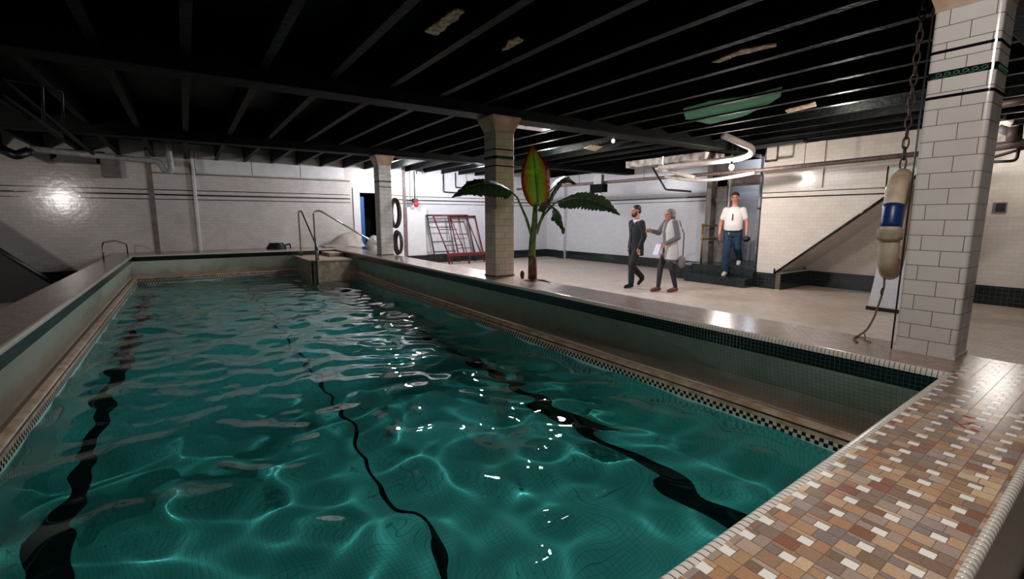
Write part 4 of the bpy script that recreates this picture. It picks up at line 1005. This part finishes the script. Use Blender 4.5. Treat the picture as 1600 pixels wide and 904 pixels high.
def woman(t, J, q, R):
    bm = bmesh.new(); legs(bm, J, .085, .06, .042); fused('leggings', bm, lg, t, .01)
    bm = bmesh.new(); loft(bm, [(0, 0, .98, .145, .11), (0, 0, 1.2, .145, .115), (0, -.01, 1.38, .13, .09), (0, 0, 1.46, .068, .062)]); sleeves(bm, J, .062, .055, .04); fused('blouse', bm, gv, t, .01)
    bm = bmesh.new(); loft(bm, [(.0, -.02, .66, .205, .16), (0, -.015, .85, .20, .155), (0, -.01, 1.06, .18, .14), (0, 0, 1.22, .178, .142), (0, -.01, 1.37, .165, .115), (0, -.02, 1.45, .10, .075)]); o = fused('vest', bm, gw, t, .011)
    cb = bmesh.new(); box(cb, -.05, .06, .02, .4, .5, 1.6); carve(o, cb)
    bm = bmesh.new(); loft(bm, [(0, -.05, .58, .16, .10), (0, -.02, .70, .19, .14), (0, 0, .8, .17, .13)]); fused('tunic_hem', bm, gv, t, .011)
    for k in 'LR':
        bm = bmesh.new(); shoe(bm, J['an'+k], J['to'+k], .042); fused('shoe', bm, mat('brown_leather', (112, 62, 50), .5), t, .008, 2)
    bm = bmesh.new(); ell(bm, q(0, -.03, .05), (.088, .098, .085), rot=R); ell(bm, q(0, -.065, -.015), (.08, .06, .085), rot=R)
    for s in (-1, 1): ell(bm, q(s*.068, -.02, .0), (.024, .05, .065), rot=R)
    fused('hair', bm, mat('grey_hair', (118, 112, 112), .8, var=.4, scale=40, bump=.6), t, .008, 1)
JW = dict(head=(0, .03, 1.53), tilt=(0, .1), sh=.15, elL=(-.20, -.05, 1.10), wrL=(-.13, .17, .98), hdL=(.1, .6, -.5), hsL=(.3, 0, 1), elR=(.22, .12, 1.18), wrR=(.15, .34, 1.22), hdR=(-.1, 1, .1), hsR=(-.3, 0, 1),
          knL=(-.08, -.02, .48), anL=(-.08, -.13, .10), toL=(-.09, .03, .03), knR=(.07, .14, .49), anR=(.07, .17, .10), toR=(.07, .32, .03))
JW2 = dict(JW)
person('grey-haired person in a long light vest and dark leggings walking behind the suited person', (8.12, 6.13, 0), (-.92, .32), JW, woman, 1.02)
tee = mat('white_tshirt_cloth', (226, 218, 216), .8, var=.05, scale=10); jean = mat('blue_denim', (34, 62, 88), .8, var=.45, scale=14)
def man_tee(t, J, q, R):
    bm = bmesh.new(); legs(bm, J, .105, .082, .072, top=1.0); fused('jeans', bm, jean, t, .011)
    bm = bmesh.new(); loft(bm, [(0, .01, .96, .185, .15), (0, .02, 1.08, .19, .16), (0, .02, 1.24, .18, .142), (0, 0, 1.36, .17, .118), (0, 0, 1.42, .15, .09), (0, 0, 1.475, .075, .068)]); sleeves(bm, J, .07, .062, .05, .38); fused('tshirt', bm, tee, t, .011)
    bm = bmesh.new(); loft(bm, [(0, .005, .965, .19, .155), (0, .005, 1.0, .19, .155)], 24); link('belt', bm, M['black'], t, True)
    for k in 'LR':
        bm = bmesh.new(); shoe(bm, J['an'+k], J['to'+k], .05); fused('sneaker', bm, mat('white_sneaker', (216, 208, 204), .6), t, .008, 2)
    bm = bmesh.new(); ell(bm, q(0, -.02, .06), (.08, .097, .075), rot=R); fused('cap', bm, mat('dark_cap', (40, 30, 30), .8), t, .008, 2)
    W2(t, 'folded_glasses', bx(-.012, .012, .155, .18, 1.18, 1.32, bev=.005), M['black'])
    W2(t, 'key_ring', el((.05, .165, .90), (.02, .01, .035)), M['chrome'])
JT = dict(head=(0, .02, 1.65), tilt=(-.05, 0), sh=.165, elL=(-.25, -.03, 1.14), wrL=(-.27, .06, .90), hdL=(.05, .25, -1), hsL=(0, 1, .2), elR=(.26, -.02, 1.13), wrR=(.26, .06, .89), hdR=(0, .2, -1), hsR=(0, 1, .2),
          knL=(-.10, -.02, .60), anL=(-.12, -.26, .33), toL=(-.13, -.10, .25), knR=(.09, .08, .50), anR=(.09, .06, .09), toR=(.10, .22, .03))
person('person in white T-shirt, blue jeans and white sneakers standing on the entrance steps', (10.27, 6.05, .20), (-.9, -.35), JT, man_tee, 1.06)
# things held
def local(loc, face, p, s=1):
    th = math.atan2(-face[0], face[1]); return Vector(loc)+Matrix.Rotation(th, 3, 'Z') @ (Vector(p)*s)
q = local((10.27, 6.05, .20), (-.9, -.35), (-.29, .13, .80), 1.06)
t = thing('black_cap', 'black cap held in the left hand of the person on the steps', 'cap', tuple(q)); bm = bmesh.new(); ell(bm, q, (.08, .08, .065)); W('crown', bm, M['black'], t); bm = bmesh.new(); ell(bm, q+Vector((-.09, 0, -.02)), (.07, .055, .012)); W('brim', bm, M['black'], t)
q = local((8.12, 6.13, 0), (-.92, .32), (-.08, .29, .86), 1.02)
t = thing('folded_papers', 'white folded papers held by the grey-haired person', 'papers', tuple(q)); bm = bmesh.new()
for k in range(3): box(bm, q.x-.05+.012*k, q.x-.044+.012*k, q.y-.06, q.y+.07, q.z-.13-.01*k, q.z+.1-.02*k)
bmesh.ops.rotate(bm, cent=q, matrix=Matrix.Rotation(.4, 3, 'Y'), verts=bm.verts[:]); W('sheets', bm, shirtw, t)
q = local((8.12, 6.13, 0), (-.92, .32), (-.2, -.16, .62), 1.02)
t = thing('shoulder_bag', 'grey cloth bag hanging at the side of the grey-haired person', 'bag', tuple(q)); bm = bmesh.new(); ell(bm, q, (.06, .09, .13)); W('bag_body', bm, gv, t, True); W('strap', tb([q+Vector((0, -.02, .1)), q+Vector((0, -.02, .55)), q+Vector((0, .1, .82))], .01), M['dark_pipe'], t)
